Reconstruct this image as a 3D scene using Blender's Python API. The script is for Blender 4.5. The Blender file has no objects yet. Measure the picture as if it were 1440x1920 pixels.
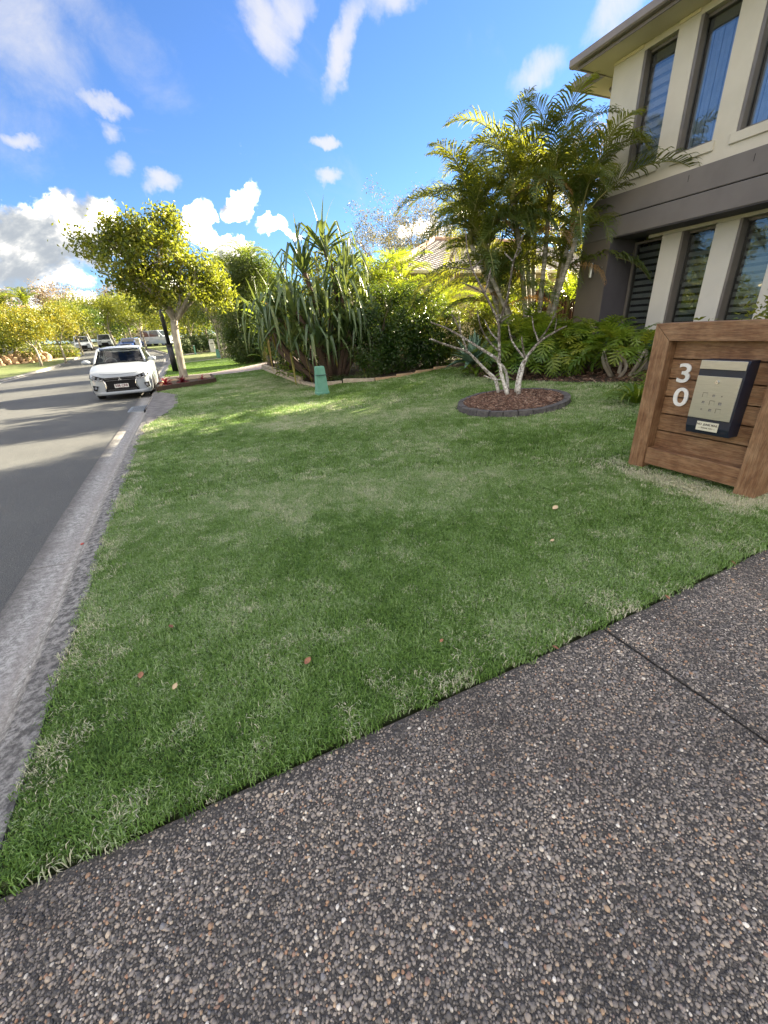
import bpy, bmesh, math, random
import numpy as np
from mathutils import Vector, Matrix, Euler

scene = bpy.context.scene
COL = scene.collection
R = math.radians
random.seed(7)
rng = np.random.default_rng(11)

# ------------------------------------------------------------------ camera
CAM_H = 1.45
cd = bpy.data.cameras.new('camera')
cam = bpy.data.objects.new('camera', cd)
COL.objects.link(cam)
cd.sensor_fit = 'VERTICAL'; cd.sensor_height = 36.0; cd.sensor_width = 27.0
cd.lens = 36.0 * 754.4 / 1920.0
cd.clip_start = 0.05; cd.clip_end = 3000
def _cam_matrix():
    p, r, yf = R(24.47), R(-3.32), R(-23.06)
    up = np.array([0, -math.cos(p), -math.sin(p)]); fw = np.array([0, -math.sin(p), math.cos(p)])
    c, s = math.cos(r), math.sin(r); Z = np.array([[c, -s, 0], [s, c, 0], [0, 0, 1]])
    up = Z @ up; fw = Z @ fw; rt = Z @ np.array([1, 0, 0])
    Y = math.cos(yf)*fw + math.sin(yf)*rt; X = math.cos(yf)*rt - math.sin(yf)*fw
    return np.array([X, Y, up])
CM = _cam_matrix()
cr, cu, cb = CM @ [1, 0, 0], CM @ [0, -1, 0], -(CM @ [0, 0, 1])
cam.matrix_world = Matrix(((cr[0], cu[0], cb[0], 0), (cr[1], cu[1], cb[1], 0), (cr[2], cu[2], cb[2], CAM_H), (0, 0, 0, 1)))
scene.camera = cam

# ------------------------------------------------------------------ light
SUN_AZ, SUN_EL = 17.0, 21.0          # azimuth measured from +X towards +Y
SKY_STRENGTH, SUN_STRENGTH, EXPOSURE = 0.050, 4.2, 3.32
world = bpy.data.worlds.new('World'); scene.world = world; world.use_nodes = True
sunl = bpy.data.lights.new('sun', 'SUN'); sunl.energy = SUN_STRENGTH; sunl.angle = R(0.55); sunl.color = (1.0, 0.86, 0.62)
sun = bpy.data.objects.new('sun', sunl); COL.objects.link(sun)
sv = Vector((math.cos(R(SUN_EL))*math.cos(R(SUN_AZ)), math.cos(R(SUN_EL))*math.sin(R(SUN_AZ)), math.sin(R(SUN_EL))))
sun.rotation_euler = sv.to_track_quat('Z', 'Y').to_euler(); sun.location = (30, 10, 20)
vs = scene.view_settings
vs.view_transform = 'Standard'; vs.look = 'None'; vs.gamma = 1.0; vs.exposure = EXPOSURE; vs.use_curve_mapping = False
scene.render.engine = 'CYCLES'
scene.cycles.max_bounces = 6; scene.cycles.transparent_max_bounces = 12
scene.cycles.caustics_reflective = False; scene.cycles.caustics_refractive = False

class NT:
    """small helper to wire shader nodes"""
    def __init__(s, nt): s.nt = nt
    def n(s, t, **k):
        nd = s.nt.nodes.new(t)
        for a, v in k.items():
            if a.startswith('i_'):
                key = a[2:].replace('_', ' ')
                nd.inputs[key].default_value = v
            else: setattr(nd, a, v)
        return nd
    def l(s, a, b): s.nt.links.new(a, b)
    def val(s, x, inp):
        if hasattr(x, 'links') or isinstance(x, bpy.types.NodeSocket): s.l(x, inp)
        else: inp.default_value = x
    def math(s, op, a, b=0.0, c=None, clamp=False):
        m = s.n('ShaderNodeMath', operation=op, use_clamp=clamp)
        s.val(a, m.inputs[0]); s.val(b, m.inputs[1])
        if c is not None: s.val(c, m.inputs[2])
        return m.outputs[0]
    def vmath(s, op, a, b=None):
        m = s.n('ShaderNodeVectorMath', operation=op)
        s.val(a, m.inputs[0])
        if b is not None: s.val(b, m.inputs[1])
        return m.outputs['Value'] if op in ('DOT_PRODUCT', 'LENGTH') else m.outputs[0]
    def noise(s, vec, scale, detail=4, rough=.5, dist=0):
        m = s.n('ShaderNodeTexNoise'); s.l(vec, m.inputs['Vector'])
        m.inputs['Scale'].default_value = scale; m.inputs['Detail'].default_value = detail
        m.inputs['Roughness'].default_value = rough; m.inputs['Distortion'].default_value = dist
        return m.outputs['Fac']
    def ramp(s, fac, stops, interp='LINEAR'):
        m = s.n('ShaderNodeValToRGB'); s.l(fac, m.inputs[0]); cr_ = m.color_ramp; cr_.interpolation = interp
        while len(cr_.elements) < len(stops): cr_.elements.new(.5)
        for e, (p, c) in zip(cr_.elements, stops):
            e.position = p; e.color = (c[0], c[1], c[2], 1) if not isinstance(c, (int, float)) else (c, c, c, 1)
        return m.outputs[0]
    def mix(s, fac, a, b, mode='MIX'):
        m = s.n('ShaderNodeMix', data_type='RGBA', blend_type=mode)
        s.val(fac, m.inputs['Factor'])
        for x, i in ((a, m.inputs[6]), (b, m.inputs[7])):
            if isinstance(x, (tuple, list)): i.default_value = (x[0], x[1], x[2], 1)
            else: s.l(x, i)
        return m.outputs[2]
    def maprange(s, v, a, b, c=0., d=1., smooth=True):
        m = s.n('ShaderNodeMapRange', interpolation_type='SMOOTHSTEP' if smooth else 'LINEAR')
        s.l(v, m.inputs[0])
        for i, x in zip((1, 2, 3, 4), (a, b, c, d)): m.inputs[i].default_value = x
        return m.outputs[0]

def px_dir(x, y):
    d = CM @ np.array([(x-720)/754.4, (y-960)/754.4, 1.0]); return Vector(d).normalized()

def build_sky():
    nt = world.node_tree; nt.nodes.clear(); h = NT(nt)
    sky = h.n('ShaderNodeTexSky', sky_type='NISHITA', sun_disc=False)
    sky.sun_elevation = R(SUN_EL); sky.sun_rotation = R(90-SUN_AZ)
    sky.altitude = 20; sky.air_density = 1.0; sky.dust_density = 0.12; sky.ozone_density = 2.2
    skyc = h.vmath('MULTIPLY', sky.outputs[0], (SKY_STRENGTH*.275, SKY_STRENGTH*.37, SKY_STRENGTH*.53))
    tc = h.n('ShaderNodeTexCoord').outputs['Generated']
    d = h.vmath('NORMALIZE', tc)
    n1 = h.noise(d, 5.0, 9, .62, .35); n2 = h.noise(d, 17.0, 7, .6)
    def warp(scale, amp):
        w = h.n('ShaderNodeTexNoise'); h.l(d, w.inputs['Vector']); w.inputs['Scale'].default_value = scale; w.inputs['Detail'].default_value = 5; w.inputs['Roughness'].default_value = .62
        return h.vmath('MULTIPLY', h.vmath('SUBTRACT', w.outputs['Color'], (.5, .5, .5)), (amp, amp, amp))
    dw = h.vmath('ADD', d, h.vmath('ADD', warp(7, .16), warp(26, .05)))
    # cumulus banks: centre in sky direction, half sizes in degrees, tilt, weight
    def blobs(lst, nz, amp):
        nonlocal dw
        tot = None
        for (x, y, rx, ry, tilt, w) in lst:
            c = px_dir(x, y); a = px_dir(x+6, y) - c; a = (a - c*a.dot(c)).normalized(); b = c.cross(a)
            t = R(tilt); a2 = a*math.cos(t)+b*math.sin(t); b2 = b*math.cos(t)-a*math.sin(t)
            u = h.math('DIVIDE', h.vmath('DOT_PRODUCT', dw, tuple(a2)), math.tan(R(rx)))
            v = h.math('DIVIDE', h.vmath('DOT_PRODUCT', dw, tuple(b2)), math.tan(R(ry)))
            q = h.math('SUBTRACT', 1.0, h.math('ADD', h.math('MULTIPLY', u, u), h.math('MULTIPLY', v, v)))
            f = h.math('GREATER_THAN', h.vmath('DOT_PRODUCT', d, tuple(c)), 0.3)
            q = h.math('MULTIPLY', h.math('MAXIMUM', q, -1.5), w)
            q = h.math('MULTIPLY', h.math('ADD', q, 1.5), f)
            tot = q if tot is None else h.math('MAXIMUM', tot, q)
        tot = h.math('SUBTRACT', tot, 1.5)
        return h.math('ADD', tot, h.math('MULTIPLY', h.math('SUBTRACT', nz, .5), amp))
    cum = blobs([(30, 430, 3.4, 1.7, 5, 1), (150, 395, 3.0, 2.2, -8, 1), (60, 500, 5.6, 2.8, 0, 1), (190, 460, 2.8, 2.2, 0, .9),
                 (30, 570, 6, 1.6, 0, .9), (380, 430, 1.7, 2.2, 10, 1.2), (425, 475, 2.6, 1.3, 0, 1.1), (100, 460, 5.0, 3.2, 0, 1.5), (462, 395, 2.7, 1.35, -14, 1),
                 (180, 570, 5.0, 1.3, 0, .9), (310, 540, 4, 1.6, 0, .8), (530, 440, 2.6, .7, 0, .7),
                 (800, 440, 4, 1.2, 0, .7), (1000, 330, 3, 1.6, 0, .5), (-250, 480, 9, 4, 0, .9), (-700, 430, 12, 4, 0, .8)],
                h.math('SUBTRACT', h.math('ADD', h.math('MULTIPLY', n1, .7), h.math('MULTIPLY', n2, .3)), .03), 2.3)
    # broken cloud, added mostly out of view to fill the shade, thickest near horizon
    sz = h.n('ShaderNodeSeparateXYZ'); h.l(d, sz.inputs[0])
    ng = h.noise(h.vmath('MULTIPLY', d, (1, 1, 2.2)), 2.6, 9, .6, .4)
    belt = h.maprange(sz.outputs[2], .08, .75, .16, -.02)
    ahead = h.math('MAXIMUM', h.maprange(h.vmath('DOT_PRODUCT', d, tuple(px_dir(640, 300))), .60, .85, 0, .34), h.maprange(h.vmath('DOT_PRODUCT', d, tuple(Vector((-.80, .51, .33)).normalized())), .86, .97, 0, .30))  # thins the added cloud in view and where the upper windows mirror blue sky
    fill_cloud = h.math('MULTIPLY', h.math('SUBTRACT', h.math('ADD', ng, h.math('SUBTRACT', belt, ahead)), .44), 6.0)
    cum = h.math('MAXIMUM', cum, fill_cloud)
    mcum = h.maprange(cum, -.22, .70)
    # thin streaky cloud
    rot = h.n('ShaderNodeMapping'); h.l(d, rot.inputs['Vector']); rot.inputs['Rotation'].default_value = (R(20), R(35), R(-30)); rot.inputs['Scale'].default_value = (1.0, 3.0, 1.3)
    n3 = h.noise(rot.outputs[0], 4.5, 9, .66, .5)
    dw = h.vmath('ADD', d, h.vmath('ADD', warp(9, .07), warp(30, .03)))
    wis = blobs([(655, 75, 3.9, 1.25, -58, 1.0), (735, -20, 3.6, 1.6, -20, .9), (500, 45, 2.8, 1.7, 58, .75), (545, 20, 3.0, 1.2, -40, .6), (40, 70, 4.5, 3.4, 30, .45), (215, 70, 5.5, 2.2, 40, .35),
                 (195, 197, 2.2, .7, 18, .8), (612, 272, 1.5, .55, 0, 1), (305, 345, 1.9, .8, 0, .9), (205, 240, .9, .8, 0, .6), (32, 260, 1.4, .6, 0, .7),
                 (225, 305, 1.2, .8, 0, .6), (1010, 135, 3.0, 1.5, -20, .85), (1165, 15, 2.6, 1.6, -40, .8), (620, 340, 1.3, .6, 0, .7),
                 (200, -500, 14, 6, 20, .5), (1700, -200, 16, 7, 10, .5), (-900, 0, 18, 8, 10, .5)], n3, 2.0)
    mwis = h.math('MULTIPLY', h.maprange(wis, -.35, 1.15), .8)
    # shading: denser towards the sun side = lit
    off = h.vmath('ADD', d, tuple(sv*.035 + Vector((0, 0, .03))))
    n1b = h.noise(off, 5.0, 6, .6, .35)
    lit = h.maprange(h.math('SUBTRACT', n1, n1b), -.12, .06)
    dens = h.maprange(cum, .25, 1.7)
    lit = h.math('MULTIPLY', lit, h.math('SUBTRACT', 1.0, h.math('MULTIPLY', dens, .25)), clamp=True)
    ccol = h.ramp(lit, [(0, (.053, .058, .064)), (.30, (.076, .079, .081)), (.52, (.112, .110, .106)), (.78, (.36, .335, .30)), (1, (.60, .545, .48))])
    col = h.mix(mwis, skyc, (.102, .099, .097))
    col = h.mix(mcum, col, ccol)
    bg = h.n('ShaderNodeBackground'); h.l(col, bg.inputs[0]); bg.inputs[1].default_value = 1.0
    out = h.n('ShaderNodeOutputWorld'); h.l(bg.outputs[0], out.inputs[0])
build_sky()

# ------------------------------------------------------------------ terrain
def G(x, y):
    """height of the natural ground"""
    x = np.asarray(x, float); y = np.asarray(y, float)
    s = x - 2.2; v = np.minimum(.075*(s+np.sqrt(s*s+.5))/2, .6)
    t = np.maximum(0, y-33); v2 = .035*(np.sqrt(t*t+36)-6)
    v2 = np.minimum(v2, 2.6)
    return v+v2
def g(x, y): return float(G(x, y))
KB = np.array([(-40, -.80), (1.2, -.87), (3.75, -.95), (6.8, -1.02), (8.8, -1.03), (11.1, -1.03), (13.7, -1.07), (15, -1.18), (24, -1.22), (33, -1.3), (42.6, -1.5), (47.6, -1.75), (51.7, -2.6), (59.6, -4.1), (68, -7.6), (76, -13), (84, -21), (92, -32), (100, -46), (140,-120)])
KL = np.array([(-60, -9.2), (0, -9.3), (20, -9.5), (30, -9.9), (36.8, -10.1), (45, -9.9), (52, -10.3), (60, -12.2), (66, -16), (72, -23), (80, -34), (90, -50), (130,-120)])
def smooth_path(P, step=1.0):
    ys = np.arange(P[0, 0], P[-1, 0], step); xs = np.interp(ys, P[:, 0], P[:, 1])
    k = 5; ker = np.ones(k)/k; xs2 = np.convolve(np.pad(xs, (2, 2), 'edge'), ker, 'valid')
    return np.stack([ys, xs2], 1)
def kbx(y): return np.interp(y, KB[:, 0], KB[:, 1])
def klx(y): return np.interp(y, KL[:, 0], KL[:, 1])

# ------------------------------------------------------------------ materials
MATS = {}
def new_mat(name):
    m = bpy.data.materials.new(name); m.use_nodes = True; m.node_tree.nodes.clear()
    h = NT(m.node_tree); out = h.n('ShaderNodeOutputMaterial'); MATS[name] = m
    return m, h, out
def mat(name, col, col2=None, scale=6.0, rough=.7, bump=.0, bscale=None, metal=0., coat=0., detail=5, spec=.5, stretch=None, contrast=(.35, .65), local=False, rrand=.0):
    m, h, out = new_mat(name)
    if local: pos = h.n('ShaderNodeTexCoord').outputs['Object']
    else: pos = h.n('ShaderNodeNewGeometry').outputs['Position']
    if stretch:
        mp = h.n('ShaderNodeMapping'); h.l(pos, mp.inputs[0]); mp.inputs['Scale'].default_value = stretch; pos2 = mp.outputs[0]
    else: pos2 = pos
    n = h.noise(pos2, scale, detail, .6)
    b = h.n('ShaderNodeBsdfPrincipled')
    c2 = col2 or tuple(c*.8 for c in col)
    c = h.mix(h.maprange(n, *contrast), col, c2)
    if rrand > 0:
        oi = h.n('ShaderNodeObjectInfo').outputs['Random']
        c = h.mix(1.0, c, h.ramp(oi, [(0, (1-rrand,)*3), (1, (1.,)*3)]), 'MULTIPLY')
    h.l(c, b.inputs['Base Color'])
    b.inputs['Roughness'].default_value = rough; b.inputs['Metallic'].default_value = metal
    b.inputs['Specular IOR Level'].default_value = spec
    if coat: b.inputs['Coat Weight'].default_value = coat; b.inputs['Coat Roughness'].default_value = .04
    if bump:
        bn = h.noise(pos2, bscale or scale*6, 4, .6)
        bp = h.n('ShaderNodeBump'); bp.inputs['Strength'].default_value = bump; bp.inputs['Distance'].default_value = .01
        h.l(bn, bp.inputs['Height']); h.l(bp.outputs[0], b.inputs['Normal'])
    h.l(b.outputs[0], out.inputs[0])
    return m
def leafmat(name, cols, tr=(.30, .42, .03), trans=.35, rough=.42, nscale=1.2, objrand=False, spec=.4):
    """cols: list of colours a leaf can have; chosen at random per leaf, shifted by large clumps"""
    m, h, out = new_mat(name)
    if objrand: rnd = h.n('ShaderNodeObjectInfo').outputs['Random']
    else: rnd = h.n('ShaderNodeNewGeometry').outputs['Random Per Island']
    pos = h.n('ShaderNodeNewGeometry').outputs['Position']
    n = h.noise(pos, nscale, 3, .5)
    f = h.math('ADD', h.math('MULTIPLY', rnd, .6), h.math('MULTIPLY', h.maprange(n, .3, .7), .4), clamp=True)
    k = len(cols)
    c = h.ramp(f, [(i/(k-1), cc) for i, cc in enumerate(cols)])
    b = h.n('ShaderNodeBsdfPrincipled'); h.l(c, b.inputs['Base Color']); b.inputs['Roughness'].default_value = rough
    b.inputs['Specular IOR Level'].default_value = spec
    t = h.n('ShaderNodeBsdfTranslucent'); tc = h.mix(.55, c, tr); h.l(tc, t.inputs[0])
    mx = h.n('ShaderNodeMixShader'); mx.inputs[0].default_value = trans
    h.l(b.outputs[0], mx.inputs[1]); h.l(t.outputs[0], mx.inputs[2]); h.l(mx.outputs[0], out.inputs[0])
    return m

# ------------------------------------------------------------------ mesh helpers
class MB:
    def __init__(s): s.v = []; s.f = []
    def add(s, vs_, fs):
        o = len(s.v); s.v += [tuple(map(float, v)) for v in vs_]; s.f += [tuple(i+o for i in f) for f in fs]; return s
    def box(s, x0, x1, y0, y1, z0, z1, T=None, bev=0.0):
        if bev > 0:
            b = bev; vv = []; 
            bm = bmesh.new(); bmesh.ops.create_cube(bm, size=1.0)
            for v in bm.verts: v.co = Vector(((x0+x1)/2+v.co.x*(x1-x0), (y0+y1)/2+v.co.y*(y1-y0), (z0+z1)/2+v.co.z*(z1-z0)))
            bmesh.ops.bevel(bm, geom=bm.edges[:]+bm.verts[:], offset=b, segments=1, affect='EDGES')
            bm.verts.index_update()
            vv = [v.co.copy() for v in bm.verts]; ff = [tuple(v.index for v in f.verts) for f in bm.faces]; bm.free()
            if T is not None: vv = [T @ v for v in vv]
            return s.add(vv, ff)
        vv = [Vector((x, y, z)) for z in (z0, z1) for y in (y0, y1) for x in (x0, x1)]
        if T is not None: vv = [T @ v for v in vv]
        return s.add(vv, [(0, 2, 3, 1), (4, 5, 7, 6), (0, 1, 5, 4), (2, 6, 7, 3), (0, 4, 6, 2), (1, 3, 7, 5)])
    def prism(s, poly, axis, a, b):
        """poly: 2D points; axis 'x': poly is (y,z) extruded from x=a to b; 'y': (x,z); 'z': (x,y)"""
        n = len(poly); P = {'x': lambda p, t: (t, p[0], p[1]), 'y': lambda p, t: (p[0], t, p[1]), 'z': lambda p, t: (p[0], p[1], t)}[axis]
        vv = [P(p, a) for p in poly]+[P(p, b) for p in poly]
        return s.add(vv, [tuple(range(n-1, -1, -1)), tuple(range(n, 2*n))]+[(i, (i+1) % n, n+(i+1) % n, n+i) for i in range(n)])
    def tube(s, pts, rad, n=8, cap=True):
        pts = [Vector(p) for p in pts]
        if not hasattr(rad, '__len__'): rad = [rad]*len(pts)
        rings = []; ref = Vector((0.31, .11, 1)).normalized()
        t0 = (pts[1]-pts[0]).normalized(); a = t0.orthogonal().normalized()
        for i, p in enumerate(pts):
            t = (pts[min(i+1, len(pts)-1)]-pts[max(i-1, 0)]).normalized()
            a = (a - t*a.dot(t)).normalized(); b = t.cross(a)
            rings.append([p+(a*math.cos(2*math.pi*k/n)+b*math.sin(2*math.pi*k/n))*rad[i] for k in range(n)])
        vv = [v for r in rings for v in r]; ff = []
        for i in range(len(pts)-1):
            for k in range(n): ff.append((i*n+k, i*n+(k+1) % n, (i+1)*n+(k+1) % n, (i+1)*n+k))
        if cap: ff.append(tuple(range(n-1, -1, -1))); ff.append(tuple((len(pts)-1)*n+k for k in range(n)))
        return s.add(vv, ff)
    def grid(s, P):
        """P: list of rows of points"""
        m, n = len(P), len(P[0]); vv = [p for r in P for p in r]
        return s.add(vv, [(i*n+j, i*n+j+1, (i+1)*n+j+1, (i+1)*n+j) for i in range(m-1) for j in range(n-1)])
    def disc(s, c, r, n=16, rx=None):
        vv = [(c[0]+r*math.cos(2*math.pi*k/n), c[1]+(rx or r)*math.sin(2*math.pi*k/n), c[2]) for k in range(n)]
        return s.add(vv, [tuple(range(n))])
    def mesh(s, name, m, smooth=False):
        me = bpy.data.meshes.new(name); me.from_pydata(s.v, [], s.f)
        if smooth: me.polygons.foreach_set('use_smooth', [True]*len(me.polygons))
        if m is not None: me.materials.append(MATS[m] if isinstance(m, str) else m)
        me.update(); return me
def wloc(o):
    v = Vector((0, 0, 0))
    while o is not None: v += o.location; o = o.parent
    return v
def part(name, mb, m, parent=None, world=True, smooth=False, kind=None, label=None):
    """one mesh object; with world=True the verts are world coordinates, shifted to the parent's origin"""
    me = mb if isinstance(mb, bpy.types.Mesh) else mb.mesh(name, m, smooth)
    if world and parent is not None:
        me.transform(Matrix.Translation(-wloc(parent)))
    o = bpy.data.objects.new(name, me); COL.objects.link(o); o.parent = parent
    if kind: o['kind'] = kind
    if label: o['label'] = label
    return o
def thing(name, label, cat, loc=(0, 0, 0), rz=0., group=None):
    o = bpy.data.objects.new(name, None); COL.objects.link(o); o.empty_display_size = .1
    o.location = loc; o.rotation_euler = (0, 0, rz); o['label'] = label; o['category'] = cat
    if group: o['group'] = group
    return o
def tag(o, label, cat, group=None):
    o['label'] = label; o['category'] = cat
    if group: o['group'] = group
    return o
def struct(name, mb, m, smooth=False):
    return part(name, mb, m, None, smooth=smooth, kind='structure')
def solo(name, mb, m, label, cat, loc=None, group=None, smooth=False):
    """a thing that is one mesh, origin at its base"""
    me = mb.mesh(name, m, smooth)
    if loc is not None: me.transform(Matrix.Translation(-Vector(loc)))
    o = bpy.data.objects.new(name, me); COL.objects.link(o)
    if loc is not None: o.location = loc
    return tag(o, label, cat, group)
def inst(name, me, parent, loc, rot, scale=1.0):
    """an object sharing mesh data, placed in its parent's space"""
    o = bpy.data.objects.new(name, me); COL.objects.link(o); o.parent = parent
    o.location = loc; o.rotation_euler = rot; o.scale = (scale,)*3 if not hasattr(scale, '__len__') else scale
    return o
def copy_tree(o, parent=None):
    c = o.copy(); COL.objects.link(c); c.parent = parent
    for ch in list(o.children): copy_tree(ch, c)
    return c
def raw_mesh(name, V, F, m):
    """fast mesh from numpy: V (n,3), F (k,3|4)"""
    me = bpy.data.meshes.new(name); V = np.asarray(V, np.float32); F = np.asarray(F, np.int32); k = F.shape[1]
    me.vertices.add(len(V)); me.vertices.foreach_set('co', V.ravel())
    me.loops.add(F.size); me.loops.foreach_set('vertex_index', F.ravel())
    me.polygons.add(len(F)); me.polygons.foreach_set('loop_start', np.arange(0, F.size, k, dtype=np.int32))
    me.polygons.foreach_set('loop_total', np.full(len(F), k, np.int32))
    me.update(calc_edges=True)
    if m: me.materials.append(MATS[m])
    return me
def sheet(name, m, xs, ys, zf, kind='structure', clip=None):
    """height-field sheet over grid lines xs, ys"""
    X, Y = np.meshgrid(xs, ys); Z = zf(X, Y)
    V = np.stack([X.ravel(), Y.ravel(), np.asarray(Z, float).ravel()], 1); n = len(xs)
    idx = np.arange(len(ys)*n).reshape(len(ys), n)
    F = np.stack([idx[:-1, :-1], idx[:-1, 1:], idx[1:, 1:], idx[1:, :-1]], -1).reshape(-1, 4)
    me = raw_mesh(name, V, F, m); me.polygons.foreach_set('use_smooth', [True]*len(F))
    o = bpy.data.objects.new(name, me); COL.objects.link(o); o['kind'] = kind
    return o
def text_mesh(body, size, extrude=.004, offset=0.0, m='white_paint', spacing=1.0):
    cu_ = bpy.data.curves.new('t', 'FONT'); cu_.body = body; cu_.size = size; cu_.extrude = extrude; cu_.offset = offset
    cu_.align_x = 'CENTER'; cu_.align_y = 'CENTER'; cu_.space_character = spacing; cu_.resolution_u = 6
    ob = bpy.data.objects.new('t', cu_); COL.objects.link(ob)
    dg = bpy.context.evaluated_depsgraph_get(); me = bpy.data.meshes.new_from_object(ob.evaluated_get(dg))
    bpy.data.objects.remove(ob); bpy.data.curves.remove(cu_)
    me.materials.clear(); me.materials.append(MATS[m]); return me

# ------------------------------------------------------------------ foliage helpers
def rot_frames(n, up_bias, out=None, ob=0.0):
    d = rng.normal(size=(n, 3)); d /= np.linalg.norm(d, axis=1)[:, None]
    d[:, 2] += up_bias
    if out is not None: d += out*ob
    d /= np.linalg.norm(d, axis=1)[:, None]
    t = rng.normal(size=(n, 3)); t -= d*(t*d).sum(1)[:, None]; t /= np.linalg.norm(t, axis=1)[:, None]
    return t, np.cross(d, t), d
def leaf_cloud(pos, size, width=.42, fold=.18, up=.6, centre=None, ob=.5, var=.35, curl=.12):
    """folded leaves (2 triangles... 4 corner points) at the given positions"""
    n = len(pos); pos = np.asarray(pos, float)
    out = None
    if centre is not None:
        out = pos-centre; out /= np.linalg.norm(out, axis=1)[:, None]+1e-6
    t, b, nn = rot_frames(n, up, out, ob)
    L = size*(1+var*(rng.random(n)*2-1)); L = L[:, None]
    base = pos-t*L/2; tip = pos+t*L/2-nn*L*curl
    l = pos-b*L*width/2+nn*L*fold*.5-t*L*.06; r = pos+b*L*width/2+nn*L*fold*.5-t*L*.06
    V = np.stack([base, l, tip, r], 1).reshape(-1, 3)
    i = np.arange(n)[:, None]*4
    F = np.concatenate([i+[0, 2, 1], i+[0, 3, 2]], 0)
    return V, F
def merge(parts_):
    Vs, Fs, o = [], [], 0
    for V, F in parts_: Vs.append(V); Fs.append(F+o); o += len(V)
    return np.concatenate(Vs), np.concatenate(Fs)
def clump_positions(c, rad, ncl, per, spread, shell=.55, flat=1.0, skew=None, bottom=-.55):
    """clumps of leaves in the outer part of an uneven ellipsoid"""
    cl = []
    while len(cl) < ncl:
        d = rng.normal(size=3); d /= np.linalg.norm(d)
        if d[2] < bottom: continue
        r = shell+(1-shell)*rng.random()**.6
        wob = 1+.16*math.sin(3.1*d[0]+2.3*d[2]+c[0])+.12*math.sin(5.3*d[1]+4.1*d[2]+c[1])
        p = np.array(c)+d*np.array(rad)*r*wob
        cl.append(p)
    cl = np.array(cl)
    pos = np.repeat(cl, per, 0)+rng.normal(size=(ncl*per, 3))*spread*np.array([1, 1, flat])
    return cl, pos
def limb(mb, a, b, r0, r1, bend=.12, n=6, seg=5):
    a = Vector(a); b = Vector(b); L = (b-a).length
    off = Vector((random.uniform(-1, 1), random.uniform(-1, 1), random.uniform(-.3, 1)))*bend*L
    pts = []; rd = []
    for i in range(seg):
        t = i/(seg-1); p = a.lerp(b, t)+off*math.sin(math.pi*t)
        pts.append(p); rd.append(r0+(r1-r0)*t)
    mb.tube(pts, rd, n)
    return pts
def tree(name, label, cat, base, h, trunk_h, cr_, leaf, nleaf, lm, bm_, ncl=60, spread=.3, group=None, r0=.09, fork=4, lean=(0, 0), shell=.45, centre_off=(0, 0, 0), bottom=-.5, up=.5, width=.45, stems=1):
    x, y = base; z = g(x, y)
    t = thing(name, label, cat, (x, y, z), group=group)
    c = np.array([x+lean[0]+centre_off[0], y+lean[1]+centre_off[1], z+h-cr_[2]+centre_off[2]])
    cl, pos = clump_positions(c, cr_, ncl, max(1, nleaf//ncl), spread, shell, bottom=bottom)
    V, F = leaf_cloud(pos, leaf, up=up, centre=c, width=width)
    mb = MB()
    for s in range(stems):
        sx = x+(s-(stems-1)/2)*r0*2.4; top = Vector((x+lean[0]*.6+(s-(stems-1)/2)*.3, y+lean[1]*.6, z+trunk_h))
        limb(mb, (sx, y, z-.05), top, r0, r0*.62, .03, 9, 6)
        for k in range(fork):
            a = 2*math.pi*(k+random.random()*.6)/fork+s
            q = Vector(tuple(c))+Vector((math.cos(a)*cr_[0]*.45, math.sin(a)*cr_[1]*.45, random.uniform(-.35, .1)*cr_[2]))
            pts = limb(mb, top-Vector((0, 0, .08)), q, r0*.5, r0*.2, .1, 6, 5)
            near = sorted(range(len(cl)), key=lambda i: np.linalg.norm(cl[i]-np.array(q)))[:max(3, ncl//(fork*3))]
            for i in near: limb(mb, pts[random.choice([2, 3, 4])], cl[i], r0*.16, r0*.04, .08, 4, 4)
    part('trunk', mb, bm_, t, smooth=True)
    me = raw_mesh('crown', V, F, lm); part('crown', me, lm, t)
    return t

def strip_leaf(L, W, elev, droop, seg=6, kink=None, kink_ang=0., fold=.25, taper=1.0, twist=0.):
    """strap leaf along +X starting at origin: returns verts/faces, V-folded"""
    P = [Vector((0, 0, 0))]; ang = elev; ds = L/seg; k_done = False
    for i in range(seg):
        t = (i+.5)/seg
        if kink is not None and t > kink and not k_done: ang -= kink_ang; k_done = True
        P.append(P[-1]+Vector((math.cos(ang), 0, math.sin(ang)))*ds); ang -= droop/seg*(1+t)
        ang = max(ang, -R(92))
    vv = []
    for i, p in enumerate(P):
        t = i/seg; w = W*(min(1, .55+t*2))*(1-t**(2.2*taper))*.5+.002
        q = P[min(i+1, seg)]-P[max(i-1, 0)]; q.normalize(); nrm = Vector((-q.z, 0, q.x))
        sd = Vector((0, 1, 0)); tw = twist*t; sd = sd*math.cos(tw)+nrm*math.sin(tw)
        vv += [p+sd*w+nrm*w*fold, p-nrm*w*fold*.4, p-sd*w+nrm*w*fold]
    ff = []
    for i in range(seg):
        a = i*3; ff += [(a, a+1, a+4, a+3), (a+1, a+2, a+5, a+4)]
    return vv, ff
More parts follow.
